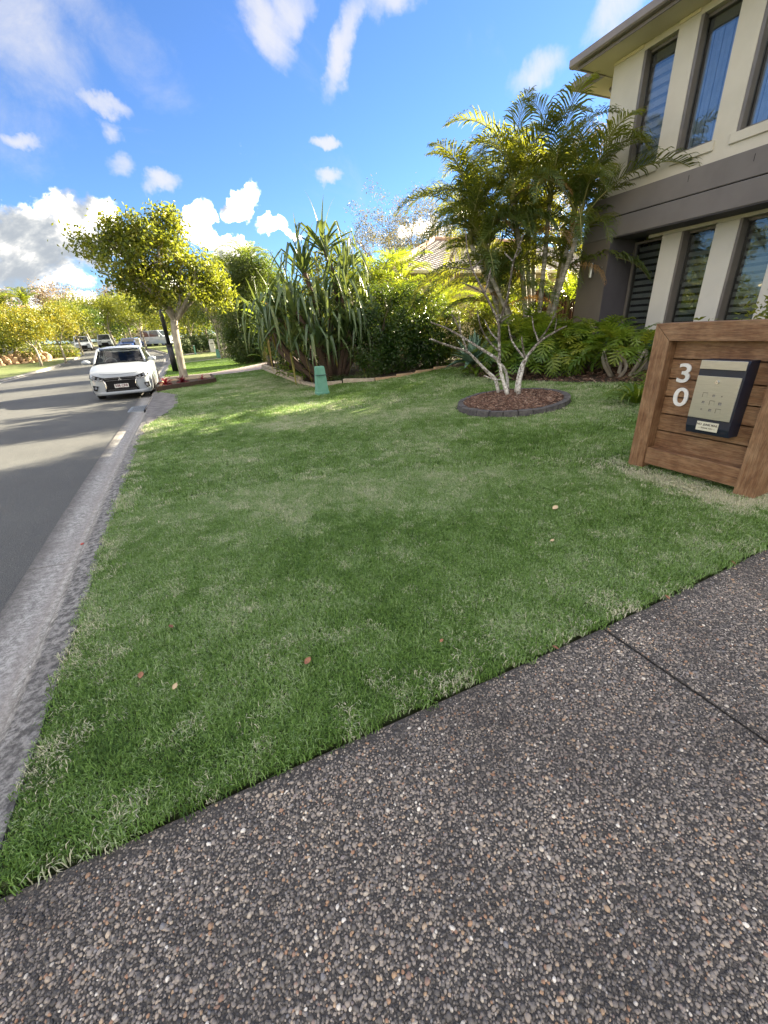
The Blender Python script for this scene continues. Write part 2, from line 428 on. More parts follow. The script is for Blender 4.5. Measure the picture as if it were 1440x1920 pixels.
def frond_mesh(name, m, L=2.4, elev=R(60), droop=R(95), nl=38, ll=.55, lw=.03, side=.0, stalk='frond_stalk', leaf_droop=.5, stem_r=.016, bare=.12):
    mb = MB(); seg = 14; P = [Vector((0, 0, 0))]; ang = elev; ds = L/seg
    for i in range(seg):
        P.append(P[-1]+Vector((math.cos(ang), math.sin(side*i/seg), math.sin(ang)))*ds); ang -= droop/seg*(.5+1.0*i/seg)
    mb.tube(P, [stem_r*(1-.85*i/seg) for i in range(seg+1)], 5)
    nst = len(mb.f)
    for k in range(nl):
        t = bare+(1-bare)*(k+.5)/nl; f = t*seg; i = min(int(f), seg-1); p = P[i].lerp(P[i+1], f-i)
        q = (P[i+1]-P[i]).normalized(); nr = Vector((-q.z, 0, q.x)).normalized()
        s = math.sin(math.pi*min(1, max(0, (t-bare)/(1-bare)))**.75); l = ll*(.35+.65*s)*random.uniform(.88, 1.08)
        if t > .93: l *= .7
        for sg in (-1, 1):
            lat = Vector((0, sg, 0))
            sweep = .55+.5*t+random.uniform(-.1, .1)
            d = (lat*math.cos(sweep)+q*math.sin(sweep)+nr*(.42+random.uniform(-.15, .15))).normalized()
            w = lw*random.uniform(.8, 1.15)*.5; wd = q
            a = p; b = p+d*l*.45; d2 = (d+Vector((0, 0, -leaf_droop*random.uniform(.6, 1.4)))).normalized(); c = b+d2*l*.35
            d3 = (d2+Vector((0, 0, -leaf_droop*random.uniform(.8, 1.8)))).normalized(); e = c+d3*l*.25
            mb.add([a-wd*w*.5, a+wd*w*.5, b+wd*w, b-wd*w, c+wd*w*.7, c-wd*w*.7, e], [(0, 1, 2, 3), (3, 2, 4, 5), (5, 4, 6)])
    me = mb.mesh(name, m, False); me.materials.append(MATS[stalk])
    for i in range(nst): me.polygons[i].material_index = 1
    return me
# ------------------------------------------------------------------ material library
mat('white_paint', (.78, .78, .76), rough=.5)
mat('soil', (.035, .024, .016), (.07, .05, .034), scale=9, rough=.95, bump=.8)
mat('mulch', (.10, .058, .042), (.06, .033, .025), scale=40, rough=.9, bump=.8)
mat('verge_grass', (.085, .125, .025), (.13, .15, .045), scale=1.4, rough=.9, bump=.9, bscale=60)
mat('far_ground', (.10, .12, .04), (.13, .12, .06), scale=.3, rough=.95)
mat('pale_stone', (.42, .36, .28), (.30, .26, .20), scale=9, rough=.85, bump=.4)
mat('sandstone', (.46, .33, .20), (.33, .22, .14), scale=3, rough=.9, bump=.6)
mat('concrete', (.34, .31, .27), (.24, .22, .20), scale=3, rough=.9, bump=.3, bscale=60)
mat('tan_paver', (.42, .32, .20), (.33, .26, .17), scale=6, rough=.9, bump=.3)
mat('pink_paver', (.36, .29, .27), (.28, .24, .23), scale=14, rough=.85, bump=.3)
mat('kerb_concrete', (.20, .19, .185), (.115, .11, .108), scale=5, rough=.85, bump=.9, bscale=55, detail=8)
mat('dark_timber', (.05, .032, .022), (.08, .05, .032), scale=4, rough=.85, stretch=(1, 8, 8), bump=.3)
mat('edger', (.055, .052, .055), (.10, .095, .095), scale=14, rough=.9, bump=.9, bscale=60)
mat('bark_pale', (.36, .33, .28), (.22, .19, .15), scale=9, rough=.85, bump=.6, stretch=(1, 1, .35))
mat('bark_dark', (.10, .08, .06), (.16, .13, .10), scale=9, rough=.9, bump=.6, stretch=(1, 1, .3))
mat('bark_euc', (.38, .31, .25), (.22, .17, .13), scale=4, rough=.85)
mat('palm_stem', (.20, .19, .15), (.33, .31, .27), scale=11, rough=.7, stretch=(.1, .1, 1.8), bump=.2, contrast=(.45, .55))
mat('frond_stalk', (.16, .17, .05), (.22, .20, .06), rough=.6)
mat('dry_stalk', (.24, .17, .09), (.30, .22, .12), rough=.8)
mat('cream_wall', (.53, .505, .43), (.50, .475, .40), scale=2.2, rough=.85, bump=.35, bscale=160)
mat('pale_pillar', (.56, .55, .50), (.53, .52, .475), scale=2.2, rough=.85, bump=.3, bscale=160)
mat('grey_band', (.150, .138, .134), (.132, .121, .118), scale=1.6, rough=.85, bump=.35, bscale=160)
mat('taupe_wall', (.13, .115, .098), (.118, .103, .088), scale=1.6, rough=.85, bump=.35, bscale=160)
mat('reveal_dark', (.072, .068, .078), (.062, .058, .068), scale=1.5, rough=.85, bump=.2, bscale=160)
mat('soffit', (.62, .57, .42), (.60, .55, .40), scale=2, rough=.8)
mat('gutter_metal', (.20, .175, .16), (.17, .15, .14), scale=3, rough=.4)
mat('frame_metal', (.16, .145, .13), (.13, .12, .11), scale=5, rough=.45)
mat('blind_dark', (.20, .21, .195), (.17, .18, .17), rough=.8)
mat('blind_light', (.55, .58, .60), (.50, .53, .56), rough=.8)
mat('blind_sheer', (.34, .42, .52), (.28, .36, .46), rough=.8)
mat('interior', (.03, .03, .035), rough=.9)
mat('roof_dark', (.10, .095, .09), rough=.8)
mat('tile_orange', (.46, .29, .19), (.34, .23, .17), scale=3, rough=.85)
mat('tile_grey', (.36, .33, .31), (.26, .24, .235), scale=2.5, rough=.8, rrand=.2)
mat('neighbour_wall', (.52, .46, .27), (.48, .42, .25), scale=2, rough=.85)
mat('fence_brown', (.13, .06, .04), (.09, .04, .03), scale=3, rough=.85, stretch=(8, 8, 1), rrand=.3)
mat('steel', (.40, .41, .385), (.36, .37, .35), scale=3, rough=.38, metal=.8, stretch=(1, 4, 60), detail=3)
mat('chrome', (.75, .76, .78), rough=.18, metal=1.)
mat('navy', (.008, .012, .028), (.010, .016, .034), rough=.45)
mat('number_white', (.80, .80, .79), rough=.55)
mat('sticker', (.62, .60, .48), (.56, .54, .44), scale=20, rough=.6)
mat('ink', (.09, .085, .07), rough=.8)
mat('green_plastic', (.10, .27, .20), (.13, .31, .24), scale=6, rough=.7, bump=.2)
mat('teal_pot', (.01, .09, .12), rough=.3)
mat('car_white', (.30, .335, .375), (.29, .325, .365), rough=.32, coat=.5)
mat('car_black', (.006, .006, .008), rough=.6, spec=.2)
mat('tyre', (.012, .012, .012), (.02, .02, .02), rough=.85)
mat('rim', (.35, .36, .38), rough=.3, metal=.9)
mat('plate_white', (.72, .72, .70), rough=.5)
mat('plate_maroon', (.12, .012, .03), rough=.5)
mat('lamp_glass', (.13, .15, .18), (.24, .26, .30), scale=30, rough=.12, coat=1.0)
mat('amber', (.6, .25, .04), rough=.3)
mat('red_lens', (.4, .01, .01), rough=.2)
mat('car_blue', (.02, .06, .22), rough=.3, coat=1.0)
mat('seat_dark', (.03, .04, .07), rough=.8)
mat('black_paint', (.008, .009, .013), rough=.4)
mat('letter_white', (.65, .64, .60), rough=.7)
mat('grate_steel', (.30, .33, .36), (.22, .25, .28), scale=8, rough=.5, metal=.4)
mat('dry_leaf', (.30, .15, .08), (.18, .08, .05), scale=30, rough=.8)
mat('pale_leaf', (.55, .42, .26), rough=.8)
mat('paper', (.66, .68, .70), rough=.7)
mat('blue_print', (.06, .16, .32), rough=.7)
mat('red_plastic', (.5, .06, .04), rough=.5)
mat('tan_wall', (.45, .36, .26), (.42, .33, .24), scale=1, rough=.85)
mat('red_roof', (.30, .12, .08), (.24, .10, .07), scale=2, rough=.85)
mat('dark_glass', (.02, .025, .03), rough=.06)
mat('fleck_grey', (.24, .24, .24), rough=.8)

def frangi_bark():
    m, h, out = new_mat('frangipani_bark'); pos = h.n('ShaderNodeNewGeometry').outputs['Position']
    n = h.noise(pos, 26, 5, .65); z = h.n('ShaderNodeSeparateXYZ'); h.l(pos, z.inputs[0])
    low = h.maprange(z.outputs[2], .2, 1.6, .14, -.10)
    f = h.math('ADD', n, low)
    c = h.ramp(f, [(.40, (.085, .07, .058)), (.50, (.22, .20, .175)), (.59, (.50, .49, .45)), (.80, (.68, .67, .63))])
    b = h.n('ShaderNodeBsdfPrincipled'); h.l(c, b.inputs['Base Color']); b.inputs['Roughness'].default_value = .85
    bp = h.n('ShaderNodeBump'); bp.inputs['Strength'].default_value = .7; bp.inputs['Distance'].default_value = .01; h.l(n, bp.inputs['Height']); h.l(bp.outputs[0], b.inputs['Normal'])
    h.l(b.outputs[0], out.inputs[0])
frangi_bark()
def timber(name, dirstretch):
    m, h, out = new_mat(name); tc = h.n('ShaderNodeNewGeometry').outputs['Position']
    mp = h.n('ShaderNodeMapping'); h.l(tc, mp.inputs[0]); mp.inputs['Scale'].default_value = dirstretch
    oi = h.n('ShaderNodeObjectInfo').outputs['Random']
    off = h.n('ShaderNodeCombineXYZ'); h.l(h.math('MULTIPLY', oi, 20), off.inputs[0])
    v = h.vmath('ADD', mp.outputs[0], off.outputs[0])
    n = h.noise(v, 3.0, 9, .7, .6); n2 = h.noise(tc, 7, 4, .6); n3 = h.noise(v, 14, 3, .5)
    f = h.math('ADD', h.math('MULTIPLY', n, .6), h.math('MULTIPLY', n2, .4))
    c = h.ramp(f, [(.30, (.10, .045, .020)), (.44, (.20, .098, .044)), (.54, (.295, .170, .088)), (.7, (.39, .255, .150))])
    c = h.mix(1.0, c, h.ramp(n3, [(.35, (.62, .62, .62)), (.6, (1, 1, 1))]), 'MULTIPLY')
    c = h.mix(1.0, c, h.ramp(oi, [(0, (.80, .78, .76)), (1, (1, 1, 1))]), 'MULTIPLY')
    b = h.n('ShaderNodeBsdfPrincipled'); h.l(c, b.inputs['Base Color']); b.inputs['Roughness'].default_value = .62
    bp = h.n('ShaderNodeBump'); bp.inputs['Strength'].default_value = .35; bp.inputs['Distance'].default_value = .004; h.l(n3, bp.inputs['Height']); h.l(bp.outputs[0], b.inputs['Normal'])
    h.l(b.outputs[0], out.inputs[0])
timber('timber_h', (14, 1.2, 14)); timber('timber_v', (14, 14, 1.2))
def glass(name, ior, tint, rough=.015):
    m, h, out = new_mat(name)
    t = h.n('ShaderNodeBsdfTransparent'); t.inputs[0].default_value = (*tint, 1)
    gl = h.n('ShaderNodeBsdfGlossy'); gl.inputs['Roughness'].default_value = rough
    geo = h.n('ShaderNodeNewGeometry'); pos = geo.outputs['Position']; f0 = ((ior-1)/(ior+1))**2
    c = h.math('ABSOLUTE', h.vmath('DOT_PRODUCT', geo.outputs['Normal'], geo.outputs['Incoming']))
    fr = h.math('ADD', h.math('MULTIPLY', h.math('POWER', h.math('SUBTRACT', 1.0, c, clamp=True), 5.0), 1-f0), f0)
    bp = h.n('ShaderNodeBump'); bp.inputs['Strength'].default_value = .05; bp.inputs['Distance'].default_value = .05
    h.l(h.noise(pos, 1.6, 2, .5), bp.inputs['Height']); h.l(bp.outputs[0], gl.inputs['Normal'])
    mx = h.n('ShaderNodeMixShader'); h.l(fr, mx.inputs[0]); h.l(t.outputs[0], mx.inputs[1]); h.l(gl.outputs[0], mx.inputs[2])
    h.l(mx.outputs[0], out.inputs[0])
glass('window_glass', 2.3, (.80, .83, .86)); glass('lower_glass', 1.75, (.80, .83, .84)); glass('car_glass', 1.45, (.60, .66, .68), .01)
def asphalt():
    m, h, out = new_mat('asphalt'); pos = h.n('ShaderNodeNewGeometry').outputs['Position']
    n = h.noise(pos, 260, 2, .6); n2 = h.noise(pos, .5, 5, .6); n3 = h.noise(pos, 90, 2, .5)
    v = h.n('ShaderNodeTexVoronoi'); h.l(pos, v.inputs['Vector']); v.inputs['Scale'].default_value = 120
    c = h.mix(h.maprange(n, .3, .7), (.038, .043, .045), (.125, .128, .125))
    c = h.mix(h.maprange(n3, .62, .74), c, (.19, .19, .18))
    c = h.mix(1.0, c, h.ramp(n2, [(.3, (.82, .82, .82)), (.7, (1.12, 1.12, 1.10))]), 'MULTIPLY')
    b = h.n('ShaderNodeBsdfPrincipled'); h.l(c, b.inputs['Base Color']); b.inputs['Roughness'].default_value = .8
    bp = h.n('ShaderNodeBump'); bp.inputs['Strength'].default_value = .9; bp.inputs['Distance'].default_value = .006
    h.l(v.outputs['Distance'], bp.inputs['Height']); h.l(bp.outputs[0], b.inputs['Normal']); h.l(b.outputs[0], out.inputs[0])
asphalt()
def slab_mat():
    m, h, out = new_mat('aggregate'); pos = h.n('ShaderNodeNewGeometry').outputs['Position']
    v = h.n('ShaderNodeTexVoronoi'); h.l(pos, v.inputs['Vector']); v.inputs['Scale'].default_value = 150
    n = h.noise(pos, 2.2, 5, .6)
    sep = h.n('ShaderNodeSeparateColor'); h.l(v.outputs['Color'], sep.inputs[0])
    peb = h.ramp(sep.outputs[0], [(0, (.03, .03, .032)), (.45, (.07, .068, .066)), (.8, (.14, .12, .10)), (1, (.3, .27, .22))])
    f = h.maprange(v.outputs['Distance'], .35, .55)
    c = h.mix(f, peb, (.045, .041, .038)); c = h.mix(h.maprange(n, .6, .75, 0, .35), c, (.17, .155, .14))
    b = h.n('ShaderNodeBsdfPrincipled'); h.l(c, b.inputs['Base Color']); b.inputs['Roughness'].default_value = .75
    bp = h.n('ShaderNodeBump'); bp.invert = True; bp.inputs['Strength'].default_value = .8; bp.inputs['Distance'].default_value = .004
    h.l(v.outputs['Distance'], bp.inputs['Height']); h.l(bp.outputs[0], b.inputs['Normal']); h.l(b.outputs[0], out.inputs[0])
slab_mat()
def inst_ramp(name, stops, rough, trans=0., spec=.5, interp='LINEAR', tcol=None):
    """colour comes from the 'tint' value carried by every point of the scatter"""
    m, h, out = new_mat(name)
    a = h.n('ShaderNodeAttribute', attribute_type='INSTANCER', attribute_name='tint')
    rnd = h.n('ShaderNodeNewGeometry').outputs['Random Per Island']
    f = a.outputs['Fac']; wpos = h.n('ShaderNodeNewGeometry').outputs['Position']
    if trans > 0: f = h.math('ADD', f, h.math('MULTIPLY', h.math('SUBTRACT', rnd, .5), .46), clamp=True)
    c = h.ramp(f, stops, interp)
    if name == 'pebble':   # old stains and washed patches on the drive
        st = h.noise(wpos, 1.5, 6, .62, .4); c = h.mix(1.0, c, h.ramp(st, [(.30, (.50, .48, .47)), (.48, (.95, .95, .95)), (.68, (1.25, 1.23, 1.18))]), 'MULTIPLY')
        c = h.mix(h.maprange(h.noise(wpos, 5.5, 6, .7, .6), .60, .74, 0, .40), c, (.30, .27, .23))
    b = h.n('ShaderNodeBsdfPrincipled'); h.l(c, b.inputs['Base Color']); b.inputs['Roughness'].default_value = rough; b.inputs['Specular IOR Level'].default_value = spec
    if trans > 0:
        t = h.n('ShaderNodeBsdfTranslucent'); h.l(h.mix(.4, c, tcol), t.inputs[0]); mx = h.n('ShaderNodeMixShader'); mx.inputs[0].default_value = trans
        h.l(b.outputs[0], mx.inputs[1]); h.l(t.outputs[0], mx.inputs[2]); h.l(mx.outputs[0], out.inputs[0])
    else: h.l(b.outputs[0], out.inputs[0])
inst_ramp('pebble', [(0, (.036, .034, .033)), (.28, (.145, .132, .121)), (.50, (.285, .252, .222)), (.64, (.37, .31, .25)), (.74, (.20, .20, .21)),
                     (.80, (.32, .18, .11)), (.86, (.42, .29, .18)), (.92, (.46, .41, .34)), (.97, (.66, .62, .55)), (1, (.75, .71, .64))], .42)
inst_ramp('grass', [(0, (.036, .090, .016)), (.25, (.098, .200, .032)), (.45, (.180, .325, .066)), (.60, (.29, .43, .17)), (.76, (.43, .50, .31)), (.9, (.62, .60, .44)), (1, (.74, .70, .54))], .5, .34, .35, tcol=(.34, .44, .05))
inst_ramp('bark_chip', [(0, (.05, .026, .018)), (.5, (.135, .070, .047)), (.85, (.24, .15, .105)), (1, (.36, .27, .21))], .85)

leafmat('leaf_street', [(.018, .045, .008), (.055, .092, .012), (.11, .14, .016), (.19, .19, .02), (.26, .22, .022)], trans=.42, tr=(.42, .46, .03), nscale=2.0)
leafmat('leaf_yellow', [(.05, .09, .012), (.12, .16, .018), (.24, .24, .02), (.36, .25, .02)], trans=.32, tr=(.50, .42, .03))
leafmat('leaf_dark', [(.006, .020, .005), (.012, .040, .008), (.030, .070, .012), (.06, .10, .02)], trans=.30, rough=.3)
leafmat('leaf_hedge', [(.014, .032, .008), (.034, .058, .012), (.06, .085, .02), (.085, .10, .03)], trans=.35)
leafmat('leaf_mid', [(.02, .05, .010), (.05, .09, .015), (.10, .13, .02), (.17, .17, .03)], trans=.40, tr=(.45, .45, .03))
leafmat('leaf_euc', [(.06, .08, .04), (.10, .11, .055), (.17, .15, .09), (.22, .18, .11)], trans=.35, tr=(.35, .3, .1))
leafmat('leaf_tan', [(.16, .12, .07), (.24, .18, .11), (.30, .22, .14)], trans=.3, tr=(.4, .3, .15))
leafmat('frond_green', [(.018, .040, .012), (.040, .075, .018), (.065, .10, .022), (.12, .14, .025)], trans=.36, tr=(.50, .50, .02), objrand=True, nscale=.8)
leafmat('frond_yellow', [(.05, .10, .012), (.10, .16, .02), (.17, .21, .02), (.30, .24, .03)], trans=.45, tr=(.48, .58, .02), objrand=True)
leafmat('frond_brown', [(.22, .10, .03), (.30, .17, .06), (.26, .20, .12)], trans=.35, tr=(.6, .3, .05), objrand=True)
leafmat('pandan', [(.028, .060, .030), (.050, .092, .038), (.085, .135, .045), (.17, .19, .05)], trans=.22, tr=(.35, .42, .05), objrand=True, rough=.38, spec=.6)
leafmat('pandan_old', [(.14, .16, .03), (.24, .20, .04), (.30, .20, .08)], trans=.25, objrand=True)
leafmat('philo', [(.035, .080, .010), (.070, .135, .015), (.12, .185, .02), (.21, .22, .025)], trans=.34, tr=(.4, .5, .03), objrand=True, rough=.35)
leafmat('agave_leaf', [(.09, .17, .12), (.12, .21, .15), (.15, .24, .17)], trans=.1, tr=(.2, .4, .1), objrand=True, rough=.5)
leafmat('red_leaf', [(.06, .004, .010), (.14, .008, .02), (.22, .03, .04), (.10, .02, .02)], trans=.2, tr=(.4, .03, .04), objrand=True)
leafmat('canna', [(.05, .12, .012), (.09, .17, .018), (.15, .22, .02)], trans=.45, tr=(.5, .6, .03), objrand=True)
leafmat('canna_orange', [(.55, .20, .02), (.60, .32, .02), (.45, .10, .02)], trans=.4, tr=(.9, .4, .03), objrand=True)

# ------------------------------------------------------------------ the ground and the road
xs = np.concatenate([np.arange(-400, -60, 20), np.arange(-60, -12, 3), np.arange(-12, 16, .8), np.arange(16, 60, 3), np.arange(60, 420, 20)])
ys = np.concatenate([np.arange(-200, -10, 10), np.arange(-10, 30, 1.0), np.arange(30, 110, 2.5), np.arange(110, 900, 25)])
sheet('ground', 'far_ground', xs, ys, lambda X, Y: G(X, Y)-.30)

pr = smooth_path(KB); pl = smooth_path(KL)
def strip_sheet(name, m, xa, xb, ys_, zf, nx=8, kind='structure'):
    V = []; 
    for y in ys_:
        a, b = xa(y), xb(y)
        for i in range(nx+1):
            x = a+(b-a)*i/nx; V.append((x, y, zf(x, y, i/nx)))
    n = nx+1; idx = np.arange(len(ys_)*n).reshape(len(ys_), n)
    F = np.stack([idx[:-1, :-1], idx[:-1, 1:], idx[1:, 1:], idx[1:, :-1]], -1).reshape(-1, 4)
    me = raw_mesh(name, np.array(V), F, m); me.polygons.foreach_set('use_smooth', [True]*len(F))
    o = bpy.data.objects.new(name, me); COL.objects.link(o); o['kind'] = kind; return o
KBS = lambda y: float(np.interp(y, pr[:, 0], pr[:, 1])); KLS = lambda y: float(np.interp(y, pl[:, 0], pl[:, 1]))
GUT = .56   # width of gutter plus kerb
ysr = np.concatenate([np.arange(-30, 60, 1.0), np.arange(60, 118, 1.5)])
strip_sheet('road', 'asphalt', lambda y: KLS(y)+.42, lambda y: KBS(y)-GUT, ysr, lambda x, y, t: g(min(x, 0), y)-.125+.07*math.sin(math.pi*t), 10)

# kerb and gutter in cast lengths with open joints
def gutter_profile(side=1):
    # offset from the back of the kerb, height below the verge
    return [(0, .004), (-.035, .006), (-.13, -.004), (-.165, -.022), (-.20, -.085), (-.235, -.118), (-.29, -.128), (-.35, -.124), (-.56, -.112), (-.56, -.20), (0, -.20)]
def sweep_kerb(name, path, y0, y1, sgn=1, parent=None, joints=2.45, prof=None):
    prof = prof or gutter_profile()
    y = y0; k = 0
    while y < y1-.05:
        e = min(y+joints, y1); gap = .010
        nn = 5; mb = MB(); rows = []
        for i in range(nn):
            yy = y+gap/2+(e-y-gap)*i/(nn-1); xb = path(yy); z = g(min(xb, 0), yy)
            rows.append([(xb+sgn*p[0], yy, z+p[1]) for p in prof])
        n = len(prof); vv = [v for r_ in rows for v in r_]
        ff = [(i*n+j, i*n+(j+1) % n, (i+1)*n+(j+1) % n, (i+1)*n+j) for i in range(nn-1) for j in range(n)]
        ff += [tuple(range(n-1, -1, -1)), tuple((nn-1)*n+j for j in range(n))]
        if sgn < 0: ff = [tuple(reversed(f)) for f in ff]
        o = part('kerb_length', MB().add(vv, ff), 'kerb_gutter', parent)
        y = e; k += 1
def kerb_mat():
    m, h, out = new_mat('kerb_gutter'); pos = h.n('ShaderNodeNewGeometry').outputs['Position']
    n = h.noise(pos, 24, 7, .72); n2 = h.noise(pos, 95, 4, .6); n3 = h.noise(pos, 1.7, 5, .6)
    mp = h.n('ShaderNodeMapping'); h.l(pos, mp.inputs[0]); mp.inputs['Scale'].default_value = (3, 40, 3); n4 = h.noise(mp.outputs[0], 1.2, 4, .6, .5)
    z = h.n('ShaderNodeSeparateXYZ'); h.l(pos, z.inputs[0])
    c = h.mix(h.maprange(h.math('ADD', h.math('MULTIPLY', n, .55), h.math('MULTIPLY', n2, .45)), .40, .62), (.17, .168, .160), (.46, .455, .435))
    top = h.maprange(z.outputs[2], -.03, .0, 0, 1)
    c = h.mix(h.maprange(n3, .45, .7, 0, .6), c, (.24, .228, .215))
    # silt lying in the channel and staining the low part
    low = h.maprange(z.outputs[2], -.129, -.118, 1, 0)
    c = h.mix(h.math('MULTIPLY', low, .65), c, (.25, .225, .205))
    c = h.mix(h.math('MULTIPLY', top, h.maprange(n, .36, .58, .97, .40)), c, (.052, .051, .050))
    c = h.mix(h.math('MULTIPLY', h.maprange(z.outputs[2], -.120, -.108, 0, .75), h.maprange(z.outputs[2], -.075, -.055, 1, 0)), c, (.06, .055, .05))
    c = h.mix(h.maprange(n2, .60, .72, 0, .75), c, (.05, .048, .048))
    b = h.n('ShaderNodeBsdfPrincipled'); h.l(c, b.inputs['Base Color']); b.inputs['Roughness'].default_value = .85
    bp = h.n('ShaderNodeBump'); bp.inputs['Strength'].default_value = .5; bp.inputs['Distance'].default_value = .008
    hh = h.math('ADD', h.math('MULTIPLY', n2, .8), h.math('ADD', h.math('MULTIPLY', n4, .22), h.math('MULTIPLY', n, .35)))
    h.l(hh, bp.inputs['Height']); h.l(bp.outputs[0], b.inputs['Normal']); h.l(b.outputs[0], out.inputs[0])
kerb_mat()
kr = bpy.data.objects.new('kerb', None); COL.objects.link(kr); kr['kind'] = 'structure'
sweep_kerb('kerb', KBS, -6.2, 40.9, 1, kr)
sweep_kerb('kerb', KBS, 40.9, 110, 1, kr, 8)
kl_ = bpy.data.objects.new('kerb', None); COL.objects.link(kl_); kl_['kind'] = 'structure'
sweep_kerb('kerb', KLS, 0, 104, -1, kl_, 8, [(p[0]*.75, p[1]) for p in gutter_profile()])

# ---- stormwater inlet: lintel slab, throat and grate
inlet = thing('stormwater_inlet', 'concrete kerb inlet with sloping lintel slab behind the steel grate', 'drain inlet', (-.8, 12.3, 0))
mb = MB(); poly = [(-1.03, 9.0), (-.52, 11.1), (-.54, 13.7), (-1.10, 14.85), (-1.10, 14.6), (-1.20, 13.4), (-1.20, 11.5), (-1.06, 9.3)]
mb.prism(poly, 'z', -.035, .012); part('lintel', mb, 'kerb_concrete', inlet)
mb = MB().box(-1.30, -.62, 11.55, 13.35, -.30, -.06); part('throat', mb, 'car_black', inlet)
mb = MB().box(-1.225, -1.205, 11.3, 13.6, -.045, .016); part('lip', mb, 'concrete', inlet)
gr = thing('drain_grate', 'galvanised steel drain grate in the gutter in front of the white hatchback', 'drain grate', (-1.45, 12.35, -.118))
part('frame', MB().box(-1.70, -1.20, 11.88, 11.93, -.13, -.098).box(-1.70, -1.20, 12.77, 12.82, -.13, -.098).box(-1.70, -1.65, 11.93, 12.77, -.13, -.098).box(-1.25, -1.20, 11.93, 12.77, -.13, -.098), 'grate_steel', gr)
for i in range(9):
    x0 = -1.64+i*.044
    part('bar', MB().box(x0, x0+.017, 11.93, 12.77, -.125, -.100), 'grate_steel', gr)
for i in range(4):
    part('bar', MB().box(-1.65, -1.25, 12.06+i*.19, 12.075+i*.19, -.123, -.102), 'grate_steel', gr)
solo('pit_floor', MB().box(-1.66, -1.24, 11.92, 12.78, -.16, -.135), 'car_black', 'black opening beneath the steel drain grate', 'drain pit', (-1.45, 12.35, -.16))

# ---- lawns
def lawn_z(X, Y): return G(X, Y)
LAWN = [(-.86, 1.075), (-.94, 3.75), (-1.01, 6.8), (-1.02, 8.85), (-.51, 11.1), (-.53, 13.7), (-1.12, 14.95), (.68, 16.15), (.70, 19.45), (2.9, 19.7), (2.78, 15.6), (2.92, 11.25), (3.72, 11.12), (4.4, 10.4), (5.6, 10.3), (6.75, 10.35),
        (6.5, 9.2), (6.1, 8.2), (6.0, 7.2), (6.5, 5.9), (6.9, 4.9), (6.6, 4.2), (7.6, 3.6), (8.6, 3.2), (8.7, 1.075)]
def inpoly(px, py, poly):
    px = np.asarray(px); py = np.asarray(py); c = np.zeros(px.shape, bool); n = len(poly); j = n-1
    for i in range(n):
        xi, yi = poly[i]; xj, yj = poly[j]
        with np.errstate(divide='ignore', invalid='ignore'):
            cond = ((yi > py) != (yj > py)) & (px < (xj-xi)*(py-yi)/(yj-yi+1e-12)+xi)
        c ^= cond; j = i
    return c
def fan_sheet(name, m, poly, dz, kind='structure', step=.5, skirt=.15, parent=None):
    """polygon laid on the terrain, cut into a grid so that it follows the slope"""
    bm = bmesh.new(); vs_ = [bm.verts.new((p[0], p[1], 0)) for p in poly]; bm.faces.new(vs_)
    x0, x1 = min(p[0] for p in poly), max(p[0] for p in poly); y0, y1 = min(p[1] for p in poly), max(p[1] for p in poly)
    for xx in np.arange(math.floor(x0)+step, x1, step): bmesh.ops.bisect_plane(bm, geom=bm.verts[:]+bm.edges[:]+bm.faces[:], plane_co=(xx, 0, 0), plane_no=(1, 0, 0))
    for yy in np.arange(math.floor(y0)+step*4, y1, step*4): bmesh.ops.bisect_plane(bm, geom=bm.verts[:]+bm.edges[:]+bm.faces[:], plane_co=(0, yy, 0), plane_no=(0, 1, 0))
    edge = [e for e in bm.edges if len(e.link_faces) == 1]
    ret = bmesh.ops.extrude_edge_only(bm, edges=edge)
    low = set(v for v in ret['geom'] if isinstance(v, bmesh.types.BMVert))
    for v in bm.verts: v.co.z = g(v.co.x, v.co.y)+dz-(skirt if v in low else 0)
    bmesh.ops.recalc_face_normals(bm, faces=bm.faces[:])
    me = bpy.data.meshes.new(name); bm.to_mesh(me); bm.free(); me.materials.append(MATS[m])
    o = bpy.data.objects.new(name, me); COL.objects.link(o); o.parent = parent
    if kind: o['kind'] = kind
    return o
mat('lawn_soil', (.060, .085, .030), (.04, .05, .02), scale=8, rough=.95, bump=.6)
fan_sheet('lawn', 'lawn_soil', LAWN, .0)
# garden beds along the house and the side boundary
fan_sheet('garden_bed', 'soil', [(6.0, 7.2), (6.1, 8.2), (6.5, 9.2), (6.75, 10.35), (5.6, 10.3), (4.4, 10.4), (3.72, 11.12), (2.92, 11.25), (2.78, 15.6), (2.9, 19.7), (6.5, 20.2), (20, 14.5), (20, 8.0), (9.0, 8.2), (9.0, 3.2), (8.6, 3.2), (7.6, 3.6), (6.6, 4.2), (6.9, 4.9), (6.5, 5.9)], .012)
# far side of the neighbour's drive and beyond
fan_sheet('lawn', 'verge_grass', [(-1.17, 20.95), (.6, 21.1), (4.1, 24.6), (5.5, 33.2), (3.0, 35.2), (-1.25, 32.3)], .0, step=1.0)
fan_sheet('lawn', 'verge_grass', [(-1.25, 33.3), (3.0, 36.3), (3.6, 46.8), (2.3, 46.6), (-1.45, 41.6)], .0, step=1.0)
fan_sheet('lawn', 'verge_grass', [(-1.5, 42.8), (2.2, 47.8), (9, 60), (8, 90), (-12, 78), (-6.6, 66.3), (-3.9, 59.5), (-2.2, 51), (-1.55, 46)], .0, step=2.0)
fan_sheet('lawn', 'verge_grass', [(5.5, 33.2), (4.1, 24.6), (6.5, 20.2), (40, 14), (60, 60), (9, 60), (3.6, 46.8), (3.0, 35.2)], -.02, step=3.0)
ysl = np.arange(-30, 112, 1.5)
strip_sheet('verge', 'verge_grass', lambda y: KLS(y)-40, lambda y: KLS(y)+.01, ysl, lambda x, y, t: g(min(x, 0), y)-.002, 20)
